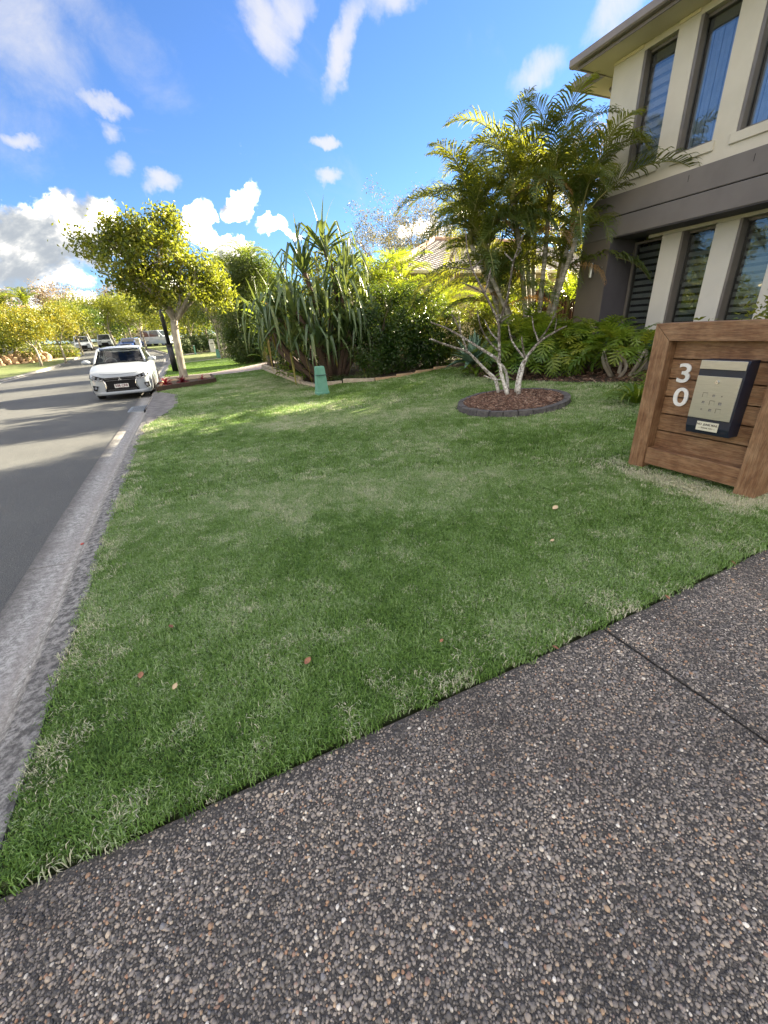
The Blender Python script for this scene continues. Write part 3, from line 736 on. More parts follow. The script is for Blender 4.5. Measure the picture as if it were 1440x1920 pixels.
# paths and drives further along
fan_sheet('path', 'pink_paver', [(-1.16, 19.5), (.3, 19.55), (2.95, 19.85), (6.4, 20.3), (6.4, 25.8), (4.2, 24.5), (.6, 21.05), (-1.16, 20.9)], .015, step=1.0)
fan_sheet('path', 'concrete', [(-1.26, 32.35), (3.0, 35.25), (7, 38), (7, 39.2), (3.0, 36.25), (-1.26, 33.25)], .012, step=1.0)
fan_sheet('path', 'concrete', [(-1.5, 41.7), (2.3, 46.7), (6, 50), (6, 52.5), (2.2, 47.7), (-1.52, 42.7)], .012, step=1.0)
fan_sheet('path', 'tan_paver', [(-9.3, 47.0), (-8.6, 50.2), (-20, 62), (-23, 59)], .012, step=2.0) if False else None
strip_sheet('path', 'tan_paver', lambda y: -26, lambda y: KLS(y)-.05, np.arange(49.5, 53.1, .6), lambda x, y, t: g(x, y+abs(x+10)*.55)+.012 if False else g(min(x, 0), y)+.012, 10)

# ---- the exposed-aggregate drive in two slabs
dv = bpy.data.objects.new('driveway', None); COL.objects.link(dv); dv['kind'] = 'structure'
for poly in ([(-.86, 1.04), (-.86, -4.2), (1.605, -4.2), (1.605, 1.04)], [(1.617, 1.04), (1.617, -4.2), (5.5, -4.2), (5.5, 1.04)], [(5.512, 1.04), (5.512, -4.2), (9, -4.2), (9, 1.04)]):
    o = fan_sheet('slab', 'aggregate', poly, -.004, kind=None, parent=dv)

# ------------------------------------------------------------------ scatter
def scatter(name, pts, rots, scl, tint, idx, variants, seed=0):
    me = bpy.data.meshes.new(name); n = len(pts)
    me.vertices.add(n); me.vertices.foreach_set('co', np.asarray(pts, np.float32).ravel())
    for nm, ty, dat, key in (('rot', 'FLOAT_VECTOR', rots, 'vector'), ('scl', 'FLOAT_VECTOR', scl, 'vector'), ('tint', 'FLOAT', tint, 'value'), ('idx', 'INT', idx, 'value')):
        a = me.attributes.new(nm, ty, 'POINT'); a.data.foreach_set(key, np.asarray(dat, np.int32 if ty == 'INT' else np.float32).ravel())
    me.materials.append(variants[0].materials[0])
    o = bpy.data.objects.new(name, me); COL.objects.link(o); o['kind'] = 'stuff'
    ng = bpy.data.node_groups.new(name+'_scatter', 'GeometryNodeTree')
    ng.interface.new_socket('Geometry', in_out='INPUT', socket_type='NodeSocketGeometry'); ng.interface.new_socket('Geometry', in_out='OUTPUT', socket_type='NodeSocketGeometry')
    N = ng.nodes; L = ng.links
    gi = N.new('NodeGroupInput'); go = N.new('NodeGroupOutput'); iop = N.new('GeometryNodeInstanceOnPoints')
    j = N.new('GeometryNodeJoinGeometry'); srcs = []
    for k, vm in enumerate(variants):
        so = bpy.data.objects.new(name+'_piece', vm)
        oi = N.new('GeometryNodeObjectInfo'); oi.inputs['Object'].default_value = so; oi.inputs['As Instance'].default_value = True
        srcs.append(oi)
    for oi in reversed(srcs): L.new(oi.outputs['Geometry'], j.inputs[0])
    L.new(gi.outputs[0], iop.inputs['Points']); L.new(j.outputs[0], iop.inputs['Instance'])
    iop.inputs['Pick Instance'].default_value = True
    def attr(nm, dt):
        a = N.new('GeometryNodeInputNamedAttribute'); a.data_type = dt; a.inputs['Name'].default_value = nm; return a.outputs['Attribute']
    L.new(attr('idx', 'INT'), iop.inputs['Instance Index']); L.new(attr('scl', 'FLOAT_VECTOR'), iop.inputs['Scale'])
    er = N.new('FunctionNodeEulerToRotation'); L.new(attr('rot', 'FLOAT_VECTOR'), er.inputs[0]); L.new(er.outputs[0], iop.inputs['Rotation'])
    L.new(iop.outputs[0], go.inputs[0])
    md = o.modifiers.new('scatter', 'NODES'); md.node_group = ng
    return o
def vnoise(x, y, s, seed):
    r_ = np.random.default_rng(seed); T = r_.random((64, 64)); X = np.asarray(x)*s; Y = np.asarray(y)*s
    xi = np.floor(X).astype(int); yi = np.floor(Y).astype(int); fx = X-xi; fy = Y-yi; fx = fx*fx*(3-2*fx); fy = fy*fy*(3-2*fy)
    a = T[xi % 64, yi % 64]; b = T[(xi+1) % 64, yi % 64]; c = T[xi % 64, (yi+1) % 64]; d = T[(xi+1) % 64, (yi+1) % 64]
    return (a*(1-fx)+b*fx)*(1-fy)+(c*(1-fx)+d*fx)*fy
def fbm(x, y, s, seed): return (vnoise(x, y, s, seed)+.5*vnoise(x, y, s*2.1, seed+1)+.25*vnoise(x, y, s*4.3, seed+2))/1.75
def tuft(nb, r, h0, w, seed, lean=.9):
    rr = np.random.default_rng(seed); V = []; F = []
    for i in range(nb):
        a = rr.random()*2*math.pi; q = r*math.sqrt(rr.random()); bx_, by_ = q*math.cos(a), q*math.sin(a)
        h = h0*(.5+.8*rr.random()); d = rr.random()*2*math.pi; ln = lean*(.3+rr.random()); dx, dy = math.cos(d), math.sin(d)
        px_, py_ = -dy*w/2, dx*w/2; mx_, my_, mz = bx_+dx*h*ln*.35, by_+dy*h*ln*.35, h*.62; tx, ty, tz = bx_+dx*h*ln, by_+dy*h*ln, h*(.95-.35*ln)
        o = len(V); V += [(bx_-px_, by_-py_, -.008), (bx_+px_, by_+py_, -.008), (mx_+px_*.9, my_+py_*.9, mz), (mx_-px_*.9, my_-py_*.9, mz), (tx, ty, tz)]
        F += [(o, o+1, o+2), (o, o+2, o+3), (o+3, o+2, o+4)]
    me = raw_mesh('grass_tuft', np.array(V), np.array(F), 'grass'); return me
RC = (4.73, 5.40, .90)   # mulch ring
def seg_dist(x, y, pts):
    D = np.full(np.shape(x), 1e9)
    for (x0, y0), (x1, y1) in zip(pts[:-1], pts[1:]):
        dx, dy = x1-x0, y1-y0; t = np.clip(((x-x0)*dx+(y-y0)*dy)/(dx*dx+dy*dy), 0, 1)
        D = np.minimum(D, np.hypot(x-x0-t*dx, y-y0-t*dy))
    return D
def lawn_points(poly, step, dmin, dmax, jit=.9):
    x0, x1 = min(p[0] for p in poly), max(p[0] for p in poly); y0, y1 = min(p[1] for p in poly), max(p[1] for p in poly)
    X, Y = np.meshgrid(np.arange(x0, x1, step), np.arange(y0, y1, step)); X = X.ravel()+(rng.random(X.size)-.5)*step*jit; Y = Y.ravel()+(rng.random(Y.size)-.5)*step*jit
    d = np.hypot(X, Y); k = inpoly(X, Y, poly) & (d >= dmin) & (d < dmax) & (np.hypot(X-RC[0], Y-RC[1]) > RC[2]+.03)
    return X[k], Y[k]
def lawn_tint(X, Y):
    n1 = fbm(X, Y, .55, 3); n2 = fbm(X, Y, 2.3, 9); n3 = fbm(X, Y, 7.0, 21)
    band = .5+.5*np.sin((X*.35+Y*.94)*3.6+2*n1)
    t = .43+.34*(n1-.5)+.26*(n2-.5)+.26*(n3-.5)+.10*(band-.5)
    d = np.hypot(X, Y)
    t += .13*np.clip((d-2.5)/5, 0, 1)*np.clip((n1-.40)*4, 0, 1)           # worn, drier turf further out
    e = seg_dist(X, Y, [(-1, 1.07), (8, 1.07)]); e2 = seg_dist(X, Y, LAWN[:4])
    patch = np.clip((fbm(X, Y, 3.4, 40)-.50)*7, 0, 1)
    pr_ = .20*np.exp(-(e/.11)**2)*(.25+patch)*np.clip(1.2-X*.25, .15, 1) + .28*np.exp(-(e2/.18)**2)*(.15+patch)
    t = np.where(rng.random(np.shape(X)) < pr_, .80+.2*rng.random(np.shape(X)), t)
    e3 = seg_dist(X, Y, [(3.55, 2.55), (3.52, 1.45), (4.6, 1.25)]); t = np.where(rng.random(np.shape(X)) < 1.1*np.exp(-(e3/.15)**2)*np.clip((fbm(X, Y, 9, 60)-.25)*4, 0, 1), .88+.12*rng.random(np.shape(X)), t)
    bare = np.clip((fbm(X, Y, 1.9, 77)-.66)*9, 0, 1); t += bare*.12+(.18+.20*rng.random(np.shape(X)))*(rng.random(np.shape(X)) < .09)-.16*(rng.random(np.shape(X)) < .12)
    return np.clip(t, 0, 1)
def grass_cover():
    vs_ = [tuft(56, .055, .023, .0032, 100+i, 1.15) for i in range(6)]
    P = []; 
    for step, d0, d1, s in ((.033, 0, 4.2, 1.0), (.058, 4.2, 8.0, 1.35), (.10, 8.0, 30, 2.0)):
        X, Y = lawn_points(LAWN, step, d0, d1); n = len(X)
        sc_ = s*(.85+.3*rng.random(n)); hgt = sc_*np.where(s > 1.9, .75, np.where(s > 1.2, .9, 1.0))*(.75+.55*fbm(X, Y, 1.1, 5))
        P.append((np.stack([X, Y, G(X, Y)+.001], 1), np.stack([(rng.random(n)-.5)*.3, (rng.random(n)-.5)*.3, rng.random(n)*6.28], 1), np.stack([sc_, sc_, hgt], 1), lawn_tint(X, Y)+(rng.random(n)-.5)*.26))
    # a ragged fringe along the cut edges
    X = np.concatenate([rng.uniform(-.86, 8, 2600)]); Y = 1.082+rng.random(len(X))*.02; n = len(X)
    P.append((np.stack([X, Y, G(X, Y)-.012], 1), np.stack([.5+(rng.random(n))*.5, (rng.random(n)-.5)*.5, rng.random(n)*.6], 1), np.stack([np.full(n, .45), np.full(n, .3), np.full(n, .8)], 1), np.minimum(lawn_tint(X, Y), .62)))
    A = [np.concatenate([p[i] for p in P]) for i in range(4)]
    return scatter('grass', A[0], A[1], A[2], A[3], rng.integers(0, 6, len(A[0])), vs_)
grass_cover()
# coarser turf on the lawns further along the street
def far_grass():
    vs_ = [tuft(40, .11, .05, .008, 300+i) for i in range(3)]
    P = []
    for poly, st in (([(-1.17, 20.95), (.6, 21.1), (4.1, 24.6), (5.2, 33.0), (3.0, 35.2), (-1.25, 32.3)], .16),):
        X, Y = lawn_points(poly, st, 0, 99); P.append((X, Y))
    X = np.concatenate([p[0] for p in P]); Y = np.concatenate([p[1] for p in P]); n = len(X)
    return scatter('grass', np.stack([X, Y, G(X, Y)], 1), np.stack([X*0, X*0, rng.random(n)*6.28], 1), np.full((n, 3), 1.1), np.clip(.42+.4*(fbm(X, Y, .5, 8)-.5), 0, 1), rng.integers(0, 3, n), vs_)
far_grass()

def pebbles():
    vs_ = []
    for i in range(6):
        bm = bmesh.new(); bmesh.ops.create_icosphere(bm, subdivisions=2, radius=.5); r_ = np.random.default_rng(i)
        ax = (1, .62+.35*r_.random(), .50+.15*r_.random()); ph = r_.random(3)*6
        for v in bm.verts:
            c = v.co.copy(); k = 1+.13*math.sin(3.1*c.x*2+ph[0])*math.sin(4*c.y*2+ph[1])+.07*math.sin(9*c.z+ph[2]); v.co = Vector((c.x*ax[0]*k, c.y*ax[1]*k, c.z*ax[2]))
        me = bpy.data.meshes.new('pebble'); bm.to_mesh(me); bm.free(); me.polygons.foreach_set('use_smooth', [True]*len(me.polygons)); me.materials.append(MATS['pebble']); vs_.append(me)
    inv = CM.T
    def sample(step, smin, smax, power, y1=1.035, keep=1.0):
        X, Y = np.meshgrid(np.arange(-.855, 4.4, step), np.arange(-.9, y1, step)); n = X.size
        X = X.ravel()+(rng.random(n)-.5)*step*1.05; Y = Y.ravel()+(rng.random(n)-.5)*step*1.05
        q = np.stack([X, Y, np.full(n, -CAM_H)], 0); c = inv @ q; px_ = 720+754.4*c[0]/np.maximum(c[2], .05); py_ = 960+754.4*c[1]/np.maximum(c[2], .05)
        k = (c[2] > .15) & (px_ > -260) & (px_ < 1700) & (py_ < 2300) & (np.abs(X-1.611) > .011) & (Y < y1-.004) & (rng.random(n) < keep) & (X > -.85)
        X, Y = X[k], Y[k]; s = smin+(smax-smin)*rng.random(len(X))**power
        return X, Y, s
    S = [sample(.0078, .0052, .0112, 1.4), sample(.017, .009, .0175, 1.7, keep=.62)]
    X = np.concatenate([s[0] for s in S]); Y = np.concatenate([s[1] for s in S]); s = np.concatenate([q[2] for q in S]); n = len(X)
    tint = rng.random(n)
    tint = np.where(rng.random(n) < .52, tint*.55, tint)
    tint = np.where(tint > .93, np.where(rng.random(n) < .65, tint, .6), tint)
    wear = fbm(X, Y, 1.3, 90); keep = rng.random(n) < np.clip(1.35-1.0*np.clip(wear-.45, 0, 1)*1.5, 0, 1)
    keep &= ~((Y > .985) & (rng.random(n) < .55))
    X, Y, s, tint = X[keep], Y[keep], s[keep], tint[keep]; n = len(X)
    z = G(X, Y)-.004+s*(.02+.10*rng.random(n))
    return scatter('pebbles', np.stack([X, Y, z], 1), np.stack([(rng.random(n)-.5)*.5, (rng.random(n)-.5)*.5, rng.random(n)*6.28], 1), np.stack([s, s, s], 1), tint, rng.integers(0, 6, n), vs_)
pebbles()
# ------------------------------------------------------------------ the two-storey house
HZ = .50
house = thing('two_storey_house', 'two storey rendered house in cream and grey with tall narrow windows', 'house', (9.3, 6.0, HZ))
XB, XU, XL = 9.0, 9.27, 9.60          # band face, upper wall face, lower pillar face
YE = 8.28
PITCH = 1.025
UW = [(7.62-PITCH*i, 6.97-PITCH*i) for i in range(9)]      # upper windows y ranges
LW = [(7.38-PITCH*i, 6.75-PITCH*i) for i in range(9)]
# upper wall: pieces round the windows, butted
mb = MB(); zt, zb, zw = 6.165, 3.782, 4.17
mb.box(XU, XU+.22, -4.2, YE, zb, zw); yprev = YE
for a, b in UW:
    mb.box(XU, XU+.22, a, yprev, zw, zt-.10); yprev = b
mb.box(XU, XU+.22, -4.2, yprev, zw, zt-.10); mb.box(XU, XU+.22, -4.2, YE, zt-.10, zt)
part('wall', mb, 'cream_wall', house)
part('wall', MB().box(XU+.22, 10.35, YE-.22, YE-.002, 3.0, zt), 'cream_wall', house, label='side return wall of the upper storey')
part('wall', MB().box(10.35, 21, 8.75, 8.97, .3, zt), 'cream_wall', house, label='side wall further back')
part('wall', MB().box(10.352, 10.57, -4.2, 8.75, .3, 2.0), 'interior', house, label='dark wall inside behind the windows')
part('wall', MB().box(21, 21.2, -4.2, 8.97, .3, zt).box(10.57, 21, -4.4, -4.2, .3, zt), 'cream_wall', house, label='rear walls')
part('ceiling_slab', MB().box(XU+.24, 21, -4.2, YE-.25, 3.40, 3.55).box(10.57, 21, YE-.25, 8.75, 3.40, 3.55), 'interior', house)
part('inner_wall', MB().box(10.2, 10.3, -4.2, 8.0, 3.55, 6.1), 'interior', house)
# grey band with an open joint, and the pier that carries it
part('band', MB().box(XB, XU+.22, -4.2, YE, 3.385, 3.78, bev=.008), 'grey_band', house)
part('band', MB().box(XB, XU+.22, -4.2, YE, 3.002, 3.368, bev=.008), 'grey_band', house)
part('band_joint', MB().box(XB+.02, XU+.2, -4.2, YE-.01, 3.368, 3.385), 'car_black', house)
for yy in (6.04, 5.02): part('control_joint', MB().box(XB-.002, XB+.01, yy, yy+.008, 3.60, 3.70), 'car_black', house)
part('pier', MB().box(XB, XB+1.1, 7.52, YE, .3, 3.0, bev=.006), 'taupe_wall', house)
part('reveal', MB().box(XB+.012, XB+.9, 7.505, 7.518, .3, 3.0), 'reveal_dark', house)
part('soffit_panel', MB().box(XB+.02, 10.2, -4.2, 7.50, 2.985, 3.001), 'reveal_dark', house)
# lower storey pillars, header, sills and plinth
mb = MB(); zh, zs = 2.93, .66
mb.box(XL, XL+.25, -4.2, 7.06, zh-.005, 2.984)
part('header', mb, 'pale_pillar', house)
for i in range(8):
    a = LW[i][1]; b = LW[i+1][0]
    part('pillar', MB().box(XL, XL+.25, b, a, zs, zh-.007, bev=.006), 'pale_pillar', house)
part('sill', MB().box(XL-.04, XL+.27, -4.2, 7.12, .60, zs-.002, bev=.005), 'pale_pillar', house)
part('plinth', MB().box(XL-.02, XL+.2, -4.2, 7.5, .2, .598), 'grey_band', house)
def window(y0, y1, z0, z1, xg, kind, seed, left_face=None):
    """frame with its pane and blind; glass at x = xg, y0 > y1"""
    mb = MB(); w = .045; xf = xg-.035; xk = xg+.04
    mb.box(xf, xk, y0-w, y0, z0, z1).box(xf, xk, y1, y1+w, z0, z1).box(xf, xk, y1+w, y0-w, z1-w, z1).box(xf, xk, y1+w, y0-w, z0, z0+w)
    fr = part('window', mb, 'frame_metal', house)
    part('pane', MB().box(xg, xg+.006, y1+w+.001, y0-w-.001, z0+w+.001, z1-w-.001), 'lower_glass' if kind == 'zebra_dark' else 'window_glass', fr)
    xb = xg+.10; ya, yb = y1+w, y0-w
    if kind == 'zebra_dark':
        n = int((z1-z0)/.135)
        for i in range(n):
            zz = z1-.10-i*.135
            part('slat', MB().box(xb, xb+.004, ya, yb, zz-.085, zz), 'blind_dark', fr)
        part('slat_backing', MB().box(xb+.03, xb+.034, ya, yb, z0+w, z1-w), 'car_black', fr)
    elif kind == 'zebra_light':
        n = int((z1-z0-.15)/.16)
        for i in range(n):
            zz = z1-.30-i*.16
            if zz < z0+.1: break
            part('slat', MB().box(xb, xb+.004, ya, yb, zz-.10, zz), 'blind_light', fr)
        part('slat_backing', MB().box(xb+.03, xb+.034, ya, yb, z0+w, z1-w), 'blind_sheer', fr)
        part('blind_box', MB().box(xb-.03, xb+.02, ya, yb, z1-.22, z1-w-.002), 'blind_dark', fr)
    else:
        for i in range(7):
            t0 = ya+(yb-ya)*i/7; t1 = ya+(yb-ya)*(i+.86)/7
            part('curtain_fold', MB().box(xb+.01*(i % 2), xb+.015+.01*(i % 2), t0, t1, z0+w, z1-.22), 'blind_sheer', fr)
        part('blind_box', MB().box(xb-.03, xb+.02, ya, yb, z1-.22, z1-w-.002), 'blind_dark', fr)
    return fr
for i, (a, b) in enumerate(UW):
    window(a-.002, b+.002, zw+.01, zt-.105, XU+.15, 'zebra_light' if i == 0 else 'curtain', i)
    part('window_reveal', MB().box(XU+.004, XU+.112, a-.058, a-.003, zw+.01, zt-.105), 'frame_metal', house)
    part('sill', MB().box(XU-.035, XU+.11, b-.06, a+.06, 4.02, zw-.004, bev=.006), 'cream_wall', house)
for i, (a, b) in enumerate(LW):
    if i == 0: a = 7.49
    window(a-.003, b+.003, zs+.01, zh-.01, XL+.20, 'zebra_dark', i)
    if i: part('window_reveal', MB().box(XL+.004, XL+.16, a-.05, a-.004, zs+.01, zh-.01), 'frame_metal', house)
# cornice trim right under the soffit
yprev = YE
for a, b in UW[:6]:
    part('trim', MB().box(XU-.022, XU-.002, a+.02, yprev, zt-.055, zt-.003), 'soffit', house); yprev = b
# eaves
def eave(x0, y0, x1, y1, nm):
    part('soffit_panel', MB().box(x0+.03, x1, y1, y0-.03, 6.168, 6.18), 'soffit', house)
    part('fascia', MB().box(x0, x0+.028, y1, y0, 6.15, 6.34).box(x0+.028, x1, y0-.028, y0, 6.15, 6.34), 'gutter_metal', house)
    # quad gutter along the front and the side
    prof = [(0, 6.20), (-.10, 6.20), (-.125, 6.225), (-.125, 6.335), (-.11, 6.345), (-.11, 6.335), (-.108, 6.24), (-.02, 6.225), (0, 6.34)]
    part('gutter', MB().prism([(x0+p[0]-.002, p[1]) for p in prof], 'y', y1, y0+.12).prism([(y0+.002-p[0], p[1]) for p in prof], 'x', x0, x1), 'gutter_metal', house)
eave(8.69, 8.70, 9.48, -4.8, 'front'); eave(9.45, 9.36, 21.5, 8.71, 'back')
part('soffit_panel', MB().box(9.48, 10.4, 7.9, 8.67, 6.182, 6.19).box(9.48, 10.4, 8.67, 8.72, 6.18, 6.19), 'soffit', house)
for yy in (6.2, 3.8, 1.4): part('soffit_strip', MB().box(8.73, XU-.03, yy, yy+.02, 6.160, 6.167), 'soffit', house)
mb = MB(); e = 6.34; rx0, rx1, ry0, ry1 = 8.60, 21.6, -4.9, 9.42; m_ = (ry1-ry0)/2; rz = e+m_*math.tan(R(21))
mb.add([(rx0, ry0, e), (rx0, 8.78, e), (9.4, 8.78, e), (9.4, ry1, e), (rx1, ry1, e), (rx1, ry0, e), (rx0+m_, ry0+m_, rz), (rx1-m_*.6, ry0+m_, rz)],
       [(0, 6, 2, 1), (2, 6, 3), (3, 6, 7, 4), (4, 7, 5), (5, 7, 6, 0), (0, 1, 2, 3, 4, 5)])
part('roof', mb, 'roof_dark', house)
dp = part('downpipe', MB().tube([(10.05, 9.0, 6.15), (10.05, 8.85, 6.0), (10.05, 8.80, 5.85), (10.05, 8.80, 3.2)], .045, 8), 'gutter_metal', house)
lp = part('wall_lamp', MB().box(XB-.03, XB, 7.83, 7.89, 2.38, 2.46), 'frame_metal', house)
part('lamp_tube', MB().tube([(XB-.075, 7.86, 2.28), (XB-.075, 7.86, 2.57)], .038, 14), 'steel', lp, smooth=False)
part('flush_bolt', MB().tube([(XB-.004, 7.62, 2.46), (XB-.02, 7.62, 2.46)], .012, 8), 'steel', house)

# ------------------------------------------------------------------ side gate fence between the houses
fence = thing('timber_fence', 'brown vertical batten side fence between the grey pier and the palms', 'fence', (10.0, 9.6, .55))
part('rail', MB().box(9.98, 10.02, 8.99, 11.9, .8, .9).box(9.98, 10.02, 8.99, 11.9, 2.0, 2.1), 'fence_brown', fence)
for i in range(27):
    y = 9.02+i*.106
    part('batten', MB().box(9.94, 9.975, y, y+.072, .50, 2.25+.02*(i % 3)), 'fence_brown', fence)

# ------------------------------------------------------------------ timber letterbox wall
MX = 3.66
lw = thing('letterbox_wall', 'low timber letterbox wall with mitred frame and horizontal planks', 'letterbox wall', (MX+.1, 1.95, .11))
ya, yb, zt_, zb_ = 2.47, 1.435, 1.365, .02      # outer frame
fw_ = .138; dpth = .27
def mitre(poly, x0, x1): return MB().prism(poly, 'x', x0, x1)
part('post', mitre([(ya, .02), (ya, zt_), (ya-fw_, zt_-fw_), (ya-fw_, .02)], MX, MX+dpth), 'timber_v', lw)
part('post', mitre([(yb, .02), (yb, zt_), (yb+fw_, zt_-fw_), (yb+fw_, .02)], MX-.004, MX+dpth), 'timber_v', lw)
part('top_rail', mitre([(ya-.004, zt_+.001), (yb+.004, zt_+.001), (yb+fw_, zt_-fw_+.005), (ya-fw_, zt_-fw_+.005)], MX, MX+dpth), 'timber_h', lw)
pz = [(1.205, 1.075), (1.071, .915), (.911, .765), (.761, .615), (.611, .465), (.461, .315)]
for i, (z1, z0) in enumerate(pz):
    part('plank', MB().box(MX+.10, MX+.125, yb+fw_+.001, ya-fw_-.001, z0+.003, z1+.022, bev=.003), 'timber_h', lw)
part('bottom_rail', MB().box(MX+.012, MX+.12, yb+fw_+.001, ya-fw_-.001, .172, .325, bev=.006), 'timber_h', lw)
part('backing', MB().box(MX+.127, MX+.14, yb+fw_, ya-fw_, .20, zt_-fw_), 'dark_timber', lw)
n3 = text_mesh('3', .212, .005, .003, 'number_white'); n0 = text_mesh('0', .212, .005, .003, 'number_white')
for m__ in (n3, n0): m__.transform(Matrix.Diagonal((1.22, 1, 1, 1)))
TX = lambda y, z, x=MX+.092: Matrix.Translation((x, y, z)) @ Matrix(((0, 0, -1, 0), (-1, 0, 0, 0), (0, 1, 0, 0), (0, 0, 0, 1)))
for me_, yy, zz, nm in ((n3, 2.205, .968, 'three'), (n0, 2.188, .775, 'zero')):
    me_.transform(TX(yy, zz)); 
    o = part('house_number', me_, None, lw, label='white numeral '+nm+' fixed to the planks')
box = thing('metal_letterbox', 'brushed steel letterbox with a dark blue body, NO JUNK MAIL plate below', 'letterbox', (MX+.05, 1.86, .54))
bx0, by0, by1 = MX-.035, 2.02, 1.705
part('body', MB().prism([(MX+.098, .54), (bx0+.015, .54), (bx0-.005, .60), (bx0-.005, 1.045), (bx0+.02, 1.10), (MX+.098, 1.10)], 'y', by1, by0), 'navy', box)
fp = part('front_plate', MB().box(bx0-.014, bx0-.0065, by1+.012, by0-.002, .665, .985, bev=.002), 'steel', box)
part('flap', MB().box(bx0-.016, bx0-.006, by1+.004, by0-.002, 1.035, 1.098, bev=.002), 'steel', box)
part('lock', MB().tube([(bx0-.014, 1.868, .945), (bx0-.026, 1.868, .945)], .012, 12), 'chrome', box)
part('lock_slot', MB().box(bx0-.0275, bx0-.0262, 1.864, 1.872, .943, .946), 'ink', box)
for j, (yy, row) in enumerate([(1.93, .035), (1.868, .016), (1.812, .009), (1.93, .016), (1.868, .035), (1.812, .020), (1.93, .009), (1.868, .018), (1.812, .034)]):
    zz = .845-.055*(j//3); s = row/2
    part('cutout', MB().box(bx0-.0152, bx0-.0142, yy-s, yy+s, zz-s, zz+s), 'fleck_grey' if row < .03 else 'steel', fp)
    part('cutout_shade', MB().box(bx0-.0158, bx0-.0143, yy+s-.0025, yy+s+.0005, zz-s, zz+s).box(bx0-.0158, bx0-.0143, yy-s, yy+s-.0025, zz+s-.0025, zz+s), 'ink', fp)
st = part('sticker', MB().box(bx0-.0085, bx0-.0062, 1.782, 1.938, .572, .642), 'sticker', box)
t1_ = text_mesh('NO  JUNK MAIL', .0215, .0006, .0006, 'ink'); t1_.transform(TX(1.86, .620, bx0-.0090)); part('lettering', t1_, None, st)
t2_ = text_mesh('\u2014 THANK YOU \u2014', .0145, .0006, .0003, 'ink'); t2_.transform(TX(1.86, .593, bx0-.0090)); part('lettering', t2_, None, st)

# ------------------------------------------------------------------ mulch ring
mz = g(RC[0], RC[1])
ring = thing('tree_ring', 'oval ring of dark concrete edging blocks filled with brown bark mulch', 'garden edging', (RC[0], RC[1], mz))
NB = 26
for i in range(NB):
    a0 = 2*math.pi*(i+.03)/NB; a1 = 2*math.pi*(i+.97)/NB; r0, r1 = RC[2]-.115, RC[2]; dz_ = random.uniform(-.006, .006)
    P = []
    for r_, z0 in ((r0, 0), (r1, 0)):
        for a in (a0, (a0+a1)/2, a1): P.append((RC[0]+r_*math.cos(a), RC[1]+r_*math.sin(a)*1.0))
    mb = MB(); zz = lambda p: g(*p)
    lo = [(x, y, zz((x, y))-.06) for x, y in P]; 
    top = [(RC[0]+(math.hypot(x-RC[0], y-RC[1])+(.012 if k < 3 else -.012))*math.cos(math.atan2(y-RC[1], x-RC[0])), RC[1]+(math.hypot(x-RC[0], y-RC[1])+(.012 if k < 3 else -.012))*math.sin(math.atan2(y-RC[1], x-RC[0])), zz((x, y))+.085+dz_+random.uniform(-.003, .003)) for k, (x, y) in enumerate(P)]
    mb.add(lo+top, [(0, 1, 4, 3), (1, 2, 5, 4), (6, 9, 10, 7), (7, 10, 11, 8), (3, 4, 10, 9), (4, 5, 11, 10), (1, 0, 6, 7), (2, 1, 7, 8), (0, 3, 9, 6), (5, 2, 8, 11)])
    part('edging_block', mb, 'edger', ring)
mb = MB(); rows = []
for i in range(9):
    r_ = (RC[2]-.11)*i/8; rows.append([(RC[0]+r_*math.cos(a), RC[1]+r_*math.sin(a), g(RC[0]+r_*math.cos(a), RC[1]+r_*math.sin(a))+.065+.02*(1-(i/8)**2)) for a in np.linspace(0, 2*math.pi, 37)])
part('mulch_bed', mb.grid(rows), 'mulch', ring)
def chips():
    vs_ = []
    for i in range(4):
        m2 = MB().box(-.5, .5, -.16, .16, -.06, .06); me = m2.mesh('bark_chip', 'bark_chip'); 
        for v in me.vertices: v.co.x *= 1+.2*math.sin(i+v.index); v.co.y *= 1+.5*math.sin(2*i+3*v.index)
        vs_.append(me)
    n = 5200; r_ = (RC[2]-.12)*np.sqrt(rng.random(n)); a = rng.random(n)*2*np.pi; X = RC[0]+r_*np.cos(a); Y = RC[1]+r_*np.sin(a)
    s = .022+.035*rng.random(n)**2
    # bark litter in the beds as well
    n2 = 5000; X2 = rng.uniform(5.9, 8.8, n2); Y2 = rng.uniform(3.2, 9.5, n2); k = ~inpoly(X2, Y2, LAWN); X2, Y2 = X2[k], Y2[k]; s2 = .03+.05*rng.random(len(X2))
    Xa = np.concatenate([X, X2]); Ya = np.concatenate([Y, Y2]); Z = np.concatenate([G(X, Y)+.075+.02*(1-(r_/.8)**2)+rng.random(n)*.012, G(X2, Y2)+.02+rng.random(len(X2))*.01]); S = np.concatenate([s, s2]); m_ = len(Xa)
    return scatter('bark_mulch', np.stack([Xa, Ya, Z], 1), np.stack([(rng.random(m_)-.5)*.9, (rng.random(m_)-.5)*.9, rng.random(m_)*6.28], 1), np.stack([S, S, S], 1), rng.random(m_), rng.integers(0, 4, m_), vs_)
chips()

